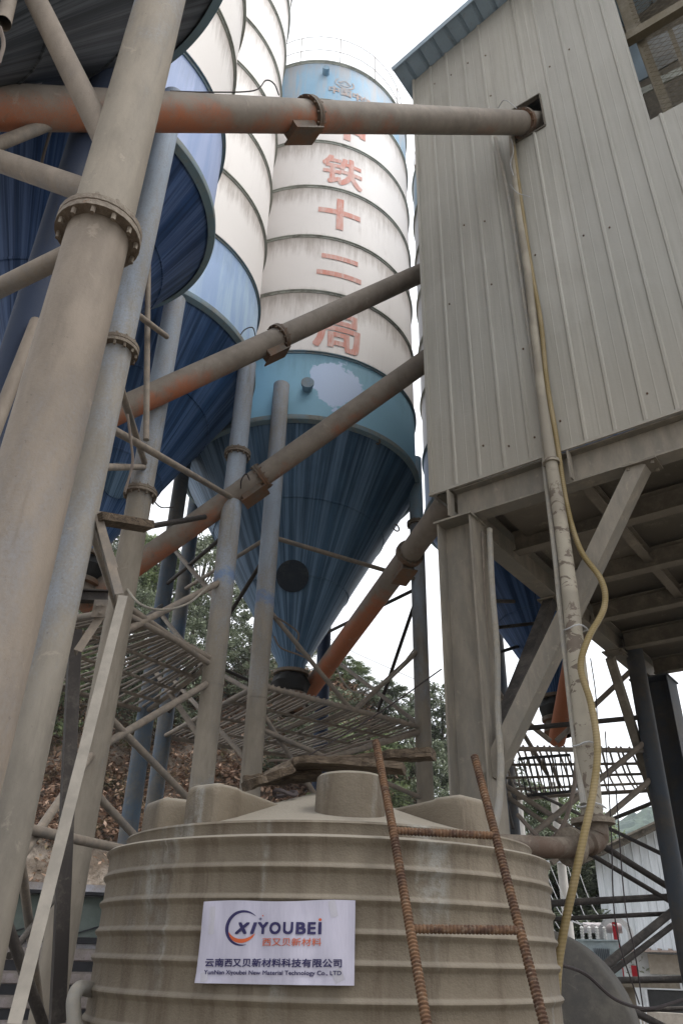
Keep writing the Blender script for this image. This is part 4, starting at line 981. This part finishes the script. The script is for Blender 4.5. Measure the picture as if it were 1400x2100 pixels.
# ------------------------------------------------------------------ loose cables
def cable(pts, r, label, mat='cable', k=8, nm='cable'):
    m = MB(); m.path(spline(pts, k), r, 6); return solo(m, nm, M[mat], label, 'cable')
cable([at_d(100, -20, 3.2), at_d(125, 60, 3.2), at_d(150, 130, 3.2), at_d(148, 185, 3.2)], .012, 'brown cable dropping onto the highest conveyor, top left')
cable([at_d(0, 55, 2.6), at_d(8, 90, 2.6), at_d(-2, 130, 2.6)], .01, 'short cable loop at the top left picture edge')
cable([at_d(104, 270, 4.2), at_d(92, 310, 4.2), at_d(84, 345, 4.2)], .012, 'thin cable hanging under the highest conveyor, far left', 'cable')
cable([at_zc(-5, 186, 4.7), at_zc(40, 182, 4.8), at_zc(70, 170, 4.9), at_zc(85, 168, 4.95)], .01, 'cable lying along the top of the highest conveyor, far left', 'cable_l')
cable([at_zc(350, 187, 6.0), at_zc(430, 189, 6.3), at_zc(520, 186, 6.6), at_zc(545, 165, 6.8), at_zc(562, 172, 6.8), at_zc(572, 195, 6.9)], .006, 'thin wire looping up from the highest conveyor in front of the silos', 'wire')
cable([at_d(484, 704, 7.6), at_d(500, 678, 7.6), at_d(518, 672, 7.6), at_d(524, 690, 7.7)], .008, 'small wire loop on the second conveyor', 'wire')
cable([L(l4, 1015) + V((.1, -.1, 0)), at_d(495, 985, 7.6), at_d(505, 972, 7.6), at_d(512, 985, 7.7)], .008, 'small wire loop above the third conveyor beside the flanged post', 'wire')
cable([at_d(262, 850, 5.0), at_d(268, 900, 5.0), at_d(272, 950, 5.0), at_d(256, 1010, 5.0)], .01, 'cable sagging beside the third post', 'cable')
cable([L(l3, 1200), at_d(290, 1240, 6.4), at_d(340, 1250, 6.8), at_d(390, 1235, 7.2), at_d(430, 1200, 7.5)], .011, 'grey cable sagging between the two posts, over the left walkway', 'hose_grey')
cable([at_d(310, 1020, 6.9), at_d(330, 1040, 7.3), at_d(355, 1040, 8)], .008, 'wire hanging from the post flange against the sky', 'wire')
cable([at_d(565, 1265, 8.7), at_d(590, 1280, 9.5), at_d(612, 1300, 9.6), at_d(608, 1330, 9.6), at_d(636, 1345, 9.5)], .012, 'pale cable looping round the outlet of the lettered silo', 'cable')
cable([at_d(562, 1305, 9.6), at_d(575, 1328, 9.6), at_d(610, 1342, 9.6), at_d(635, 1352, 9.5)], .012, 'brown cable sagging under the lettered silo', 'cable')
cable([at_d(690, 1370, 9.5), at_d(705, 1400, 9.6), at_d(735, 1420, 9.8), at_d(800, 1390, 10), at_d(850, 1330, 10.3)], .012, 'cable tied along a brace right of the steep conveyor', 'hose_grey')
cable([at_d(540, 1600, 7.0), at_d(640, 1545, 7.0), at_d(780, 1460, 6.9), at_d(905, 1372, 6.8)], .007, 'thin dark stay wire rising to the plant corner column', 'wire')
cable([at_d(550, 1560, 8.2), at_d(640, 1555, 8.0), at_d(735, 1525, 7.8), at_d(775, 1518, 7.8)], .012, 'thin bar or wire behind the ladder head', 'cable')
cable([at_d(1060, 1670, 7.5), at_d(1110, 1720, 7.4), at_d(1150, 1700, 7.2), at_d(1175, 1620, 7.2), at_d(1182, 1540, 7.2)], .02, 'thick dark cable sagging under the right walkway', 'cable')
cable([at_d(1148, 1978, 6.3), at_d(1200, 1998, 6.6), at_d(1262, 2050, 6.8), at_d(1330, 2068, 7.2), at_d(1400, 2050, 7.6)], .012, 'black cable draped over the steel drum, lower right', 'wire')
cable([at_d(1240, 1500, 9), at_d(1252, 1700, 9), at_d(1262, 1900, 9), at_d(1310, 2060, 9)], .007, 'thin wire hanging in front of the white shed, left one', 'wire')
cable([at_d(1262, 1620, 9), at_d(1280, 1850, 9), at_d(1300, 1950, 9), at_d(1318, 2070, 9)], .007, 'thin wire hanging in front of the white shed, right one', 'wire')
cable([at_d(1210, 1350, 9), at_d(1222, 1440, 9), at_d(1228, 1600, 9)], .007, 'thin wire against the sky right of the yellow hose', 'wire')
cable([at_d(660, 1300, 30), at_d(720, 1335, 30), at_d(900, 1415, 28)], .012, 'far power line crossing the sky under the lettered silo', 'wire')

# ------------------------------------------------------------------ steel drum on the ground
dc = at_d(1062, 2150, 7.9); dn_ = V((-dc.x, -dc.y, 0)).normalized(); dn_ = (dn_ + V((-.15, 0, 0))).normalized()
m = MB(); Rr = .98; n = 72; side = V((-dn_.y, dn_.x, 0)); cc0 = V((dc.x, dc.y, Rr))
rings = [(0, .10), (Rr * .5, .075), (Rr * .85, .03), (Rr * .97, .0), (Rr, -.04), (Rr, -1.6)]; vs = []
for r, t in rings:
    for i in range(n): g_ = 2 * math.pi * i / n; vs.append(cc0 + dn_ * t + (side * math.cos(g_) + V((0, 0, 1)) * math.sin(g_)) * max(r, .001))
m.add(vs, [(j * n + i, (j + 1) * n + i, (j + 1) * n + (i + 1) % n, j * n + (i + 1) % n) for j in range(len(rings) - 1) for i in range(n)])
solo(m, 'steel_drum', dusty('grey_dusty_drum', (.075, .07, .065), (.13, .118, .1), .5, 2, .05), 'large dark grey steel drum lying on the ground behind the tank, lower right', 'drum', smooth=40)

# ------------------------------------------------------------------ vegetation
def mk_leaf(name, c0, c1, c2):
    s = NT(name); g = s.n('NewGeometry'); r = g.outputs['Random Per Island']
    c = s.mix(s.ramp(r, .15, .85), c0, c1); c = s.mix(s.ramp(s.noise(s.x, .9, 3, .6), .5, .7), c, c2)
    s.out(c, .5, 0, .3); tl = s.n('BsdfTranslucent'); s.l(c, tl.inputs['Color']); ms_ = s.n('MixShader'); ms_.inputs[0].default_value = .3; s.l(s.b.outputs[0], ms_.inputs[1]); s.l(tl.outputs[0], ms_.inputs[2])
    s.l(ms_.outputs[0], s.t.nodes['Material Output'].inputs['Surface']); return s.m
leafA = mk_leaf('evergreen_leaves', (.08, .10, .06), (.30, .33, .24), (.16, .19, .12))
leafB = mk_leaf('lighter_leaves', (.09, .125, .055), (.30, .35, .20), (.18, .22, .10))
bark = dusty('grey_bark', (.09, .075, .06), (.16, .14, .12), .5, 4)
def leaves(mb, c, r, n, size, rnd, flat=.8):
    for _ in range(n):
        u = V((rnd.gauss(0, 1), rnd.gauss(0, 1), rnd.gauss(0, 1))); 
        if u.length < 1e-3: continue
        u.normalize(); p = c + V((u.x, u.y, u.z * flat)) * r * (rnd.random() ** .45)
        a = V((rnd.uniform(-1, 1), rnd.uniform(-1, 1), rnd.uniform(-.6, .6))).normalized(); b = a.cross(V((rnd.uniform(-.6, .6), rnd.uniform(-.6, .6), 1))).normalized()
        L_ = size * rnd.uniform(.6, 1.25); wd = L_ * rnd.uniform(.35, .5)
        mb.add([p - a * L_ / 2, p + b * wd / 2, p + a * L_ / 2, p - b * wd / 2], [(0, 1, 2, 3)])
def make_tree(name, label, H, wid, seed, leafm, nl=105, size=.27, nclump=150):
    rnd = random.Random(seed); root = thing(name, label, 'tree', (0, 0, 0), 'trees on the slope behind the plant')
    tr = MB(); base = V((0, 0, -.5)); pts = [base]; p = V((0, 0, 0)); 
    for i in range(7): p = p + V((rnd.uniform(-.12, .12), rnd.uniform(-.12, .12), H * .13)); pts.append(p.copy())
    tr.path(pts, [H * .022 * (1 - i / 9) + .02 for i in range(len(pts))], 8); cr = MB()
    for k in range(nclump):
        t = rnd.uniform(.2, 1.0); prof = math.sin(math.pi * min(1, (t - .05) * .92) ** .75) ** .7
        a = rnd.uniform(0, 6.28); rr = wid * prof * (rnd.random() ** .5); c = V((rr * math.cos(a), rr * math.sin(a), H * t * .97)); cr_ = rnd.uniform(.45, 1.0) * H * .075
        if k % 4 == 0:
            s0 = pts[min(6, int(t * 6))]; tr.path([s0, (s0 + c) / 2 + V((0, 0, -.15)), c], [.05, .035, .015], 5)
        leaves(cr, c, cr_, nl, size, rnd)
    tr.build('trunk', bark, root); cr.build('crown', leafm, root, smooth=0)
    return root
def dup(root, loc, rz, sc, label):
    r = root.copy(); C.objects.link(r); r.location = loc; r.rotation_euler = (0, 0, rz); r.scale = sc; r['label'] = label
    for ch in list(root.children):
        c = ch.copy(); C.objects.link(c); c.parent = r
    return r
protos = [make_tree('broadleaf_tree', '', 10, 3.4, 11, leafA), make_tree('broadleaf_tree', '', 10, 3.0, 23, leafB), make_tree('broadleaf_tree', '', 10, 3.9, 37, leafA)]
used = [False] * 3
spots = [  # px, top py, distance, kind, width factor, label
 (205, 1068, 40, 0, 1.0, 'dark tree whose crown shows under the nearest blue hopper, far left'),
 (318, 1092, 41, 1, 1.0, 'light green tree just left of the two thin blue posts, its top against the sky'),
 (425, 1102, 42, 0, 1.0, 'tall dense tree seen below the third conveyor, left of the flanged post'),
 (262, 1200, 37, 2, 1.0, 'broad dark tree behind the third post on the left'),
 (365, 1235, 36, 0, .9, 'dark tree behind the two thin blue posts'),
 (470, 1215, 39, 2, 1.0, 'broad tree right behind the tall post with the blue paint smear'),
 (515, 1300, 36, 0, 1.0, 'low dark tree between the two tall centre posts'),
 (590, 1275, 40, 2, 1.0, 'dark tree behind the outlet of the lettered silo'),
 (705, 1352, 38, 1, .85, 'rounded grey green tree top right of the steep conveyor foot'),
 (640, 1400, 34, 0, 1.0, 'dark tree behind the walkway under the lettered silo'),
 (775, 1392, 37, 0, .9, 'grey green tree beside the rounded one, under the power line'),
 (835, 1412, 38, 2, .9, 'tree left of the right hand post of the lettered silo'),
 (905, 1398, 38, 0, .9, 'tree directly behind the plant corner column'),
 (740, 1490, 32, 1, .9, 'small lighter tree low behind the planks on the tank'),
 (850, 1500, 33, 0, .9, 'small tree low between post and corner column'),
 (1040, 1590, 33, 0, .9, 'low tree behind the corner column braces'),
 (1120, 1600, 34, 1, .9, 'light green tree behind the utility poles'),
 (1190, 1640, 36, 1, .9, 'light green tree left of the white shed'),
 (1222, 1735, 32, 0, .8, 'dark tree standing against the left wall of the white shed'),
 (1150, 1740, 31, 2, .7, 'bushy tree behind the pole with the transformer wires'),
 (1075, 1720, 31, 2, .8, 'bushy tree beside the ribbed tank shoulder on the right'),
 (140, 1150, 36, 1, .9, 'light green tree between the first and second posts'),
 (60, 1250, 37, 0, .9, 'dark tree behind the big foreground post'),
 (980, 1500, 37, 2, .9, 'tree behind the hoses at the corner column')]
for i, (px, py, D, k, wf, label) in enumerate(spots):
    q = at_d(px, py, D); gz = max(terrain_h(q.x, q.y) - .1, 0); H = (q.z - gz) / 10.0
    sc = (H * wf, H * wf, H) if H > .55 else (max(H * 1.5, .5), max(H * 1.5, .5), H)
    if not used[k]:
        r = protos[k]; used[k] = True; r.location = (q.x, q.y, gz); r.rotation_euler = (0, 0, i * 1.7); r.scale = sc; r['label'] = label
    else: dup(protos[k], (q.x, q.y, gz), i * 1.7, sc, label)
rnd = random.Random(5); m = MB()
for _ in range(1900):
    px = rnd.uniform(60, 960); D = rnd.uniform(31.5, 41); q = at_d(px, 1500, D); gz = terrain_h(q.x, q.y)
    if gz < (5.0 if rnd.random() < .9 else .6): continue
    leaves(m, V((q.x, q.y, gz + .45)), rnd.uniform(.5, 1.0), 42, .30, rnd)
o = m.build('dry_brush', mk_leaf('dry_brush_leaves', (.13, .075, .05), (.42, .29, .21), (.15, .14, .075)), None, smooth=0); tag(o, 'dry brown brush covering the cut slope under the trees', 'brush', kind='stuff')
m = MB()
for _ in range(420):
    px = rnd.uniform(200, 1240); D = rnd.uniform(31, 36); q = at_d(px, 1500, D); gz = terrain_h(q.x, q.y)
    if px < 880 and gz < 12.5: continue
    leaves(m, V((q.x, q.y, gz + .5)), rnd.uniform(.6, 1.2), 60, .2, rnd)
o = m.build('undergrowth', leafB, None, smooth=0); tag(o, 'green undergrowth at the foot of the trees', 'undergrowth', kind='stuff')

# ------------------------------------------------------------------ white shed
sc_ = at_d(1243, 1950, 29); az = math.atan2(sc_.x, sc_.y); SU = V((math.cos(az + .12), -math.sin(az + .12), 0)); SN = V((-SU.y, SU.x, 0))     # SN points away from the camera
if SN.dot(V((sc_.x, sc_.y, 0))) < 0: SN = -SN
s0 = V((sc_.x, sc_.y, 0)); shed = thing('white_shed', 'white sheet clad shed with sloping roof, at the lower right', 'building', tuple(s0))
def sp_(u, n, z): q = s0 + SU * u + SN * n; return V((q.x, q.y, z))
zlow = 1.95; zt0 = at_d(1243, 1762, 29).z
def mk_shed():
    s = NT('white_ribbed_sheet'); n = s.noise(s.vmul(s.x, (2, 2, .2)), 3, 4, .6); c = s.mix(s.ramp(n, .35, .7), (.46, .49, .51), (.60, .63, .66)); return s.out(c, .6)
shedm = mk_shed(); m = MB(); u = 0
while u < 8:
    for (a0, d0), (a1, d1) in (((u, 0), (u + .2, 0)), ((u + .2, 0), (u + .215, .03)), ((u + .215, .03), (u + .235, .03)), ((u + .235, .03), (u + .25, 0))):
        m.quad(sp_(a0, -d0, zlow), sp_(a1, -d1, zlow), sp_(a1, -d1, zt0 + .40 * a1), sp_(a0, -d0, zt0 + .40 * a0))
    u += .25
m.quad(sp_(0, 0, 0), sp_(0, 0, zt0), sp_(0, 9, zt0), sp_(0, 9, 0)); m.build('upper_wall', shedm, shed, smooth=0)
m = MB(); m.box(sp_(3.5, -.1, zt0 + .12 + .4 * 3.5), (SU + V((0, 0, .4))) * 4.3, SN * .75, V((0, 0, .03))); m.build('roof', M['under'], shed)
m = MB()
for k in range(12): u = -.4 + k * .7; m.bar(sp_(u, -.75, zt0 + .03 + .4 * u), sp_(u, .1, zt0 + .03 + .4 * u), .05, .08)
m.bar(sp_(-.7, -.6, zt0 - .02 - .28), sp_(7.6, -.6, zt0 - .02 + 3.04), .05, .1); m.build('purlins', M['under_dark'], shed)
m = MB(); m.box(sp_(4, .25, zlow / 2), SU * 4, SN * .08, V((0, 0, zlow / 2))); m.build('lower_wall', M['white_paint'], shed)
m = MB(); m.bar(sp_(.3, -.3, zlow + .04), sp_(8, -.3, zlow + .04), .9, .05)
for k in range(26): m.bar(sp_(.4 + k * .3, -.76, zlow + .09), sp_(.4 + k * .3, .1, zlow + .09), .07, .05)
m.build('canopy', plain('rusty_edge_sheet', (.30, .24, .21), .7), shed)
m = MB(); m.box(sp_(4.6, .0, zlow - .3), SU * 3.4, SN * .12, V((0, 0, .26))); m.build('header_board', plain('beige_board', (.34, .30, .25), .8), shed)
q = at_d(1324, 2016, 29.0); u0 = (V((q.x, q.y, 0)) - s0).dot(SU); m = MB(); m.box(sp_(u0 + 1.0, .16, .5), SU * 1.0, SN * .03, V((0, 0, .48))); m.build('doorway', plain('dark_opening', (.035, .035, .035), .7), shed)
m = MB(); m.bar(sp_(u0 - .05, .10, 0), sp_(u0 - .05, .10, 1.0), .07, .07, up=SN); m.bar(sp_(u0 - .05, .10, 1.02), sp_(u0 + 2.1, .10, 1.02), .07, .07); m.build('door_frame', M['white_paint'], shed)
# yard wall and railing in front of the shed
m = MB(); a_, b_ = at_d(1288, 2072, 22), at_d(1425, 2072, 21.5); m.box(((a_ + b_) / 2).xy.to_3d() + V((0, 0, a_.z / 2)), (b_ - a_).xy.to_3d() / 2, V((.03, .1, 0)), V((0, 0, a_.z / 2)))
solo(m, 'yard_wall', plain('yard_wall_render', (.40, .36, .31), .85), 'low beige yard wall in front of the white shed', 'wall')
rail = thing('white_railing', 'short white metal railing beside the low yard wall', 'railing', tuple(at_d(1290, 2100, 19).xy) + (0,)); m = MB(); a_, b_ = at_d(1262, 2066, 19), at_d(1322, 2066, 19)
m.tube(a_, b_, .025, 8); m.build('top_rail', M['white_paint'], rail); m = MB()
for k in range(10): p = a_.lerp(b_, k / 9); m.tube((p.x, p.y, 0), p, .014, 6)
m.build('uprights', M['white_paint'], rail)

# ------------------------------------------------------------------ transformer on its platform
TD = 16.5; t0 = at_d(1238, 2008, TD); az = math.atan2(t0.x, t0.y); TU = V((math.cos(az), -math.sin(az), 0)); TN = V((math.sin(az), math.cos(az), 0)); pz = t0.z
def tq(u, n, z): q = V((t0.x, t0.y, 0)) + TU * u + TN * n; return V((q.x, q.y, z))
plat = thing('equipment_platform', 'concrete post platform carrying the transformer', 'platform', (t0.x, t0.y, 0))
m = MB(); m.box(tq(.25, 0, pz - .05), TU * .95, TN * .5, V((0, 0, .05))); m.build('deck', M['under'], plat)
for u in (-.45, .32): m = MB(); m.box(tq(u, .1, (pz - .1) / 2), TU * .16, TN * .2, V((0, 0, (pz - .1) / 2))); m.build('post', M['conc_steel'], plat)
tf = thing('transformer', 'pale blue grey power transformer with cooling fins on its platform', 'transformer', tuple(tq(0, 0, pz)))
tb = plain('pale_blue_enamel', (.38, .45, .47), .45); m = MB(); m.box(tq(-.02, 0, pz + .30), TU * .34, TN * .24, V((0, 0, .28))); m.box(tq(-.02, 0, pz + .595), TU * .38, TN * .28, V((0, 0, .012))); m.build('tank', tb, tf)
m = MB()
for k in range(9): m.box(tq(.02 + k * .032 - .13, -.30, pz + .27), TU * .006, TN * .06, V((0, 0, .2)))
for k in range(8): m.box(tq(-.42, -.2 + k * .055, pz + .28), TU * .06, TN * .006, V((0, 0, .2)))
m.build('cooling_fins', plain('grey_fins', (.22, .25, .28), .5), tf)
m = MB(); m.tube(tq(-.25, .1, pz + .80), tq(.42, .1, pz + .80), .085, 20); m.build('conservator', plain('rosy_white_enamel', (.55, .50, .50), .5), tf)
for k in range(4):
    m = MB(); u = -.28 + k * .13; prof_ = []
    for j in range(8): prof_ += [(.018, pz + .61 + j * .025), (.04, pz + .615 + j * .025)]
    q = tq(u, -.12, 0); m.lathe(prof_ + [(.001, pz + .82)], q.x, q.y, 12); m.build('insulator', plain('white_porcelain', (.6, .6, .58), .3), tf)
m = MB(); m.bar(tq(.30, -.05, pz), tq(.30, -.05, pz + 1.02), .09, .05, up=TN); m.bar(tq(.52, -.12, pz - .05), tq(.52, -.12, pz + .22), .09, .05, up=TN)
solo(m, 'red_bracket', plain('red_paint', (.42, .02, .03), .5), 'red painted steel bracket standing beside the transformer', 'bracket')
m = MB(); m.box(tq(.62, -.2, pz + .02), TU * .30, TN * .12, V((0, 0, .03)))
solo(m, 'folded_tarp', M['black'], 'small folded black tarp on the transformer platform', 'tarp')
for j in range(6):
    m = MB(); cq = tq(.30, -.15, pz + .68); r = .27 + .02 * j
    m.path([cq + TU * (r * .8 * math.cos(t)) + V((0, 0, r * .8 * math.sin(t))) + TN * (.03 * j + .02 * math.sin(3 * t)) for t in [i * math.pi / 12 for i in range(25)]], .008, 5)
    if j == 0: allc = m
    else: allc.add(m.v, m.f)
solo(allc, 'cable_coil', M['cable_l'], 'coil of pale cable hanging in front of the red bracket', 'cable')
# utility poles
concrete = plain('pale_concrete_pole', (.50, .48, .45), .8, var=.12)
for (px, D, ty, r, label) in ((1160, 18, 1605, .10, 'thicker pale concrete utility pole nearest the transformer'), (1084, 21, 1618, .085, 'thinner concrete utility pole just right of the corner column')):
    q = at_d(px, 1860, D); zt = leg_z(q.x, q.y, ty); root = thing('utility_pole', label, 'pole', (q.x, q.y, 0), 'concrete utility poles'); m = MB(); m.tube((q.x, q.y, 0), (q.x, q.y, zt), r * 1.1, 20, r * .8); m.build('shaft', concrete, root)
    m = MB(); a = V((q.x, q.y, zt - .25)); m.bar(a - TU * .6 - TN * .1, a + TU * .6 - TN * .1, .06, .06); m.build('crossarm', M['flange'], root)
    for u in (-.5, 0, .5):
        m = MB(); m.lathe([(.03, zt - .22), (.05, zt - .19), (.03, zt - .16), (.05, zt - .13), (.02, zt - .08), (.001, zt - .08)], (a + TU * u - TN * .1).x, (a + TU * u - TN * .1).y, 12); m.build('insulator', M['white_paint'], root)
    m = MB(); a2 = V((q.x, q.y, leg_z(q.x, q.y, 1768))); m.bar(a2 - TU * .55 - TN * .12, a2 + TU * .2 - TN * .12, .05, .05); m.build('crossarm', M['white_paint'], root)
q = at_d(1160, 1860, 18)
for k, (u0_, z0_, u1_) in enumerate(((-.5, 1768, -.28), (-.4, 1768, -.15), (-.25, 1768, -.02), (.1, 1768, .1), (.15, 1700, .3))):
    a = V((q.x, q.y, leg_z(q.x, q.y, z0_))) + TU * u0_ - TN * .15; b = tq(u1_, -.12, pz + .83); mm_ = a.lerp(b, .5) + V((0, 0, -.35 - .05 * k))
    cable([a, mm_, b], .009, ['pale wire from the pole to the leftmost insulator of the transformer', 'pale wire from the pole to the second insulator of the transformer', 'pale wire from the pole to the third insulator of the transformer', 'pale wire from the pole to the rightmost insulator of the transformer', 'pale wire from high on the pole to the red bracket'][k], 'cable_l')
for k in range(4):
    a = at_d(1120, 1860 + 25 * k, 18); b = at_d(1195, 1935 + 5 * k, 17); cable([a, a.lerp(b, .5) + V((0, 0, -.2)), b], .008, ['uppermost', 'second highest', 'second lowest', 'lowest'][k] + ' of four wires sloping down to the transformer past the tank', 'cable_l')
m = MB(); q = at_d(1286, 2030, 15.5); m.tube((q.x, q.y, 0), (q.x, q.y, 1.15), .03, 10); solo(m, 'yellow_post', plain('yellow_paint', (.45, .28, .03), .6), 'thin yellow post below the transformer platform', 'post')
m = MB(); a_ = at_d(1200, 2012, 13); b_ = at_d(1420, 2010, 13.3)
m.tube(a_, b_, .035, 10); m.tube((a_.x, a_.y, 0), a_, .03, 10); m.tube((b_.x, b_.y, 0), b_, .03, 10); m.tube(at_d(1270, 2072, 13), at_d(1420, 2068, 13.2), .03, 10)
solo(m, 'pipe_barrier', M['brace_dark'], 'dark pipe barrier crossing in front of the shed doorway', 'barrier')

# ------------------------------------------------------------------ mixer truck at the lower left
D = 12.5; q = at_d(103, 2010, D); az = math.atan2(q.x, q.y); U_ = V((math.cos(az), -math.sin(az), 0)); N_ = V((math.sin(az), math.cos(az), 0)); t_ = V((q.x, q.y, 0))
def kq(u, n, z): w_ = t_ + U_ * u + N_ * n; return V((w_.x, w_.y, z))
truck = thing('mixer_truck', 'dusty white and blue mixer truck parked behind the posts, lower left', 'truck', tuple(t_))
cabm = dusty('dusty_white_cab', (.36, .36, .40), (.24, .21, .19), .5, 2); blue = dusty('blue_cab_paint', (.07, .13, .30), (.16, .145, .13), .55, 3); dk = plain('black_plastic', (.025, .025, .03), .5)
def cabbox(mb, u0, u1, n0, n1, z0, z1, rake=0.0, b=.06):
    vs = [kq(u0 + b, n0, z0), kq(u1 - b, n0, z0), kq(u1, n0 + b, z0), kq(u1, n1, z0), kq(u0, n1, z0), kq(u0, n0 + b, z0)]; ws = [kq(u0 + b, n0 + rake, z1), kq(u1 - b, n0 + rake, z1), kq(u1, n0 + b + rake, z1), kq(u1, n1, z1), kq(u0, n1, z1), kq(u0, n0 + b + rake, z1)]
    mb.add(vs + ws, [(i, (i + 1) % 6, 6 + (i + 1) % 6, 6 + i) for i in range(6)] + [(5, 4, 3, 2, 1, 0), (6, 7, 8, 9, 10, 11)])
m = MB(); cabbox(m, -1.22, 1.22, 0, 1.7, .75, 1.72); cabbox(m, -1.2, 1.2, .02, 1.7, 1.722, 2.34, .12); cabbox(m, -1.14, 1.14, .10, 1.6, 2.342, 2.46, .08); m.build('cab', cabm, truck)
m = MB(); m.add([kq(-1.08, .008, 1.80), kq(1.08, .008, 1.80), kq(1.05, .115, 2.30), kq(-1.05, .115, 2.30)], [(0, 1, 2, 3)]); m.build('windscreen', plain('greenish_glass', (.13, .155, .14), .12, var=.15), truck)
m = MB(); m.box(kq(0, .0, 2.33), U_ * 1.1, N_ * .12, V((0, 0, .02))); m.build('sun_visor', dk, truck)
m = MB(); m.box(kq(0, -.02, 1.76), U_ * 1.1, N_ * .03, V((0, 0, .035))); m.bar(kq(-.7, -.03, 1.80), kq(-.1, .03, 2.0), .02, .02); m.bar(kq(.1, -.03, 1.80), kq(.8, .03, 2.02), .02, .02); m.build('wiper', dk, truck)
m = MB(); m.box(kq(0, -.03, 1.10), U_ * 1.0, N_ * .03, V((0, 0, .52))); m.build('grille_recess', dk, truck)
slatm = dusty('rosy_dusty_slat', (.30, .26, .26), (.22, .19, .165), .5, 5, bump=.5)
for k in range(4):
    m = MB(); zz = .78 + k * .27; m.add([kq(u, n, z) for u in (-1.0, 1.0) for n, z in ((-.06, zz - .075), (-.10, zz - .06), (-.115, zz), (-.10, zz + .05), (-.06, zz + .075))], [(0, 1, 6, 5), (1, 2, 7, 6), (2, 3, 8, 7), (3, 4, 9, 8), (4, 3, 2, 1, 0), (5, 6, 7, 8, 9)]); m.build('grille_slat', slatm, truck)
m = MB(); cE = kq(0, -.145, 1.37); rr = .14
m.path([cE + U_ * rr * math.cos(t) + V((0, 0, rr * math.sin(t))) for t in [i * math.pi / 16 for i in range(33)]], .014, 8)
for g_ in (90, 235, 305): m.tube(cE + V((0, 0, 0)), cE + U_ * rr * math.cos(R_(g_)) + V((0, 0, rr * math.sin(R_(g_)))), .028, 6, .01)
m.build('emblem', plain('chrome_badge', (.35, .37, .40), .3, .7), truck)
m = MB(); m.box(kq(0, -.08, .45), U_ * 1.22, N_ * .10, V((0, 0, .17))); m.build('bumper', blue, truck)
for sgn in (-1, 1):
    m = MB(); m.box(kq(.95 * sgn, -.19, .47), U_ * .14, N_ * .015, V((0, 0, .08))); m.build('headlight', plain('lamp_glass', (.3, .3, .3), .2), truck)
    m = MB(); m.box(kq(1.34 * sgn, .1, 1.95), U_ * .10, N_ * .06, V((0, 0, .22))); m.bar(kq(1.2 * sgn, .1, 2.1), kq(1.34 * sgn, .1, 2.1), .03, .03); m.build('mirror', blue, truck)
    m = MB(); m.tube(kq(.80 * sgn, 1.0, .5), kq(1.12 * sgn, 1.0, .5), .5, 28); m.build('wheel', dk, truck)
m = MB(); m.path([kq(0, 2.1, 1.35), kq(0, 2.8, 1.4), kq(0, 4.3, 1.5), kq(0, 6.0, 1.75), kq(0, 7.0, 1.9)], [.4, .8, 1.0, .85, .4], 28); m.build('mixing_drum', M['panel_grey'], truck)
m = MB(); m.bar(kq(0, 2.0, .9), kq(0, 7.6, .9), .9, .3); m.build('chassis', dk, truck)

# ------------------------------------------------------------------ haze over the yard
hm = bpy.data.materials.new('thin_haze'); hm.use_nodes = True; ht = hm.node_tree; ht.nodes.clear()
pv = ht.nodes.new('ShaderNodeVolumePrincipled'); pv.inputs['Density'].default_value = .0004; pv.inputs['Color'].default_value = (.86, .92, 1, 1); pv.inputs['Anisotropy'].default_value = .2
mo = ht.nodes.new('ShaderNodeOutputMaterial'); ht.links.new(pv.outputs[0], mo.inputs['Volume'])
m = MB(); m.box((0, 300, 50), (560, 0, 0), (0, 420, 0), (0, 0, 53)); o = m.build('haze', hm, None, smooth=0); o['kind'] = 'stuff'; o['label'] = 'thin pale haze over the yard and the wooded hill'
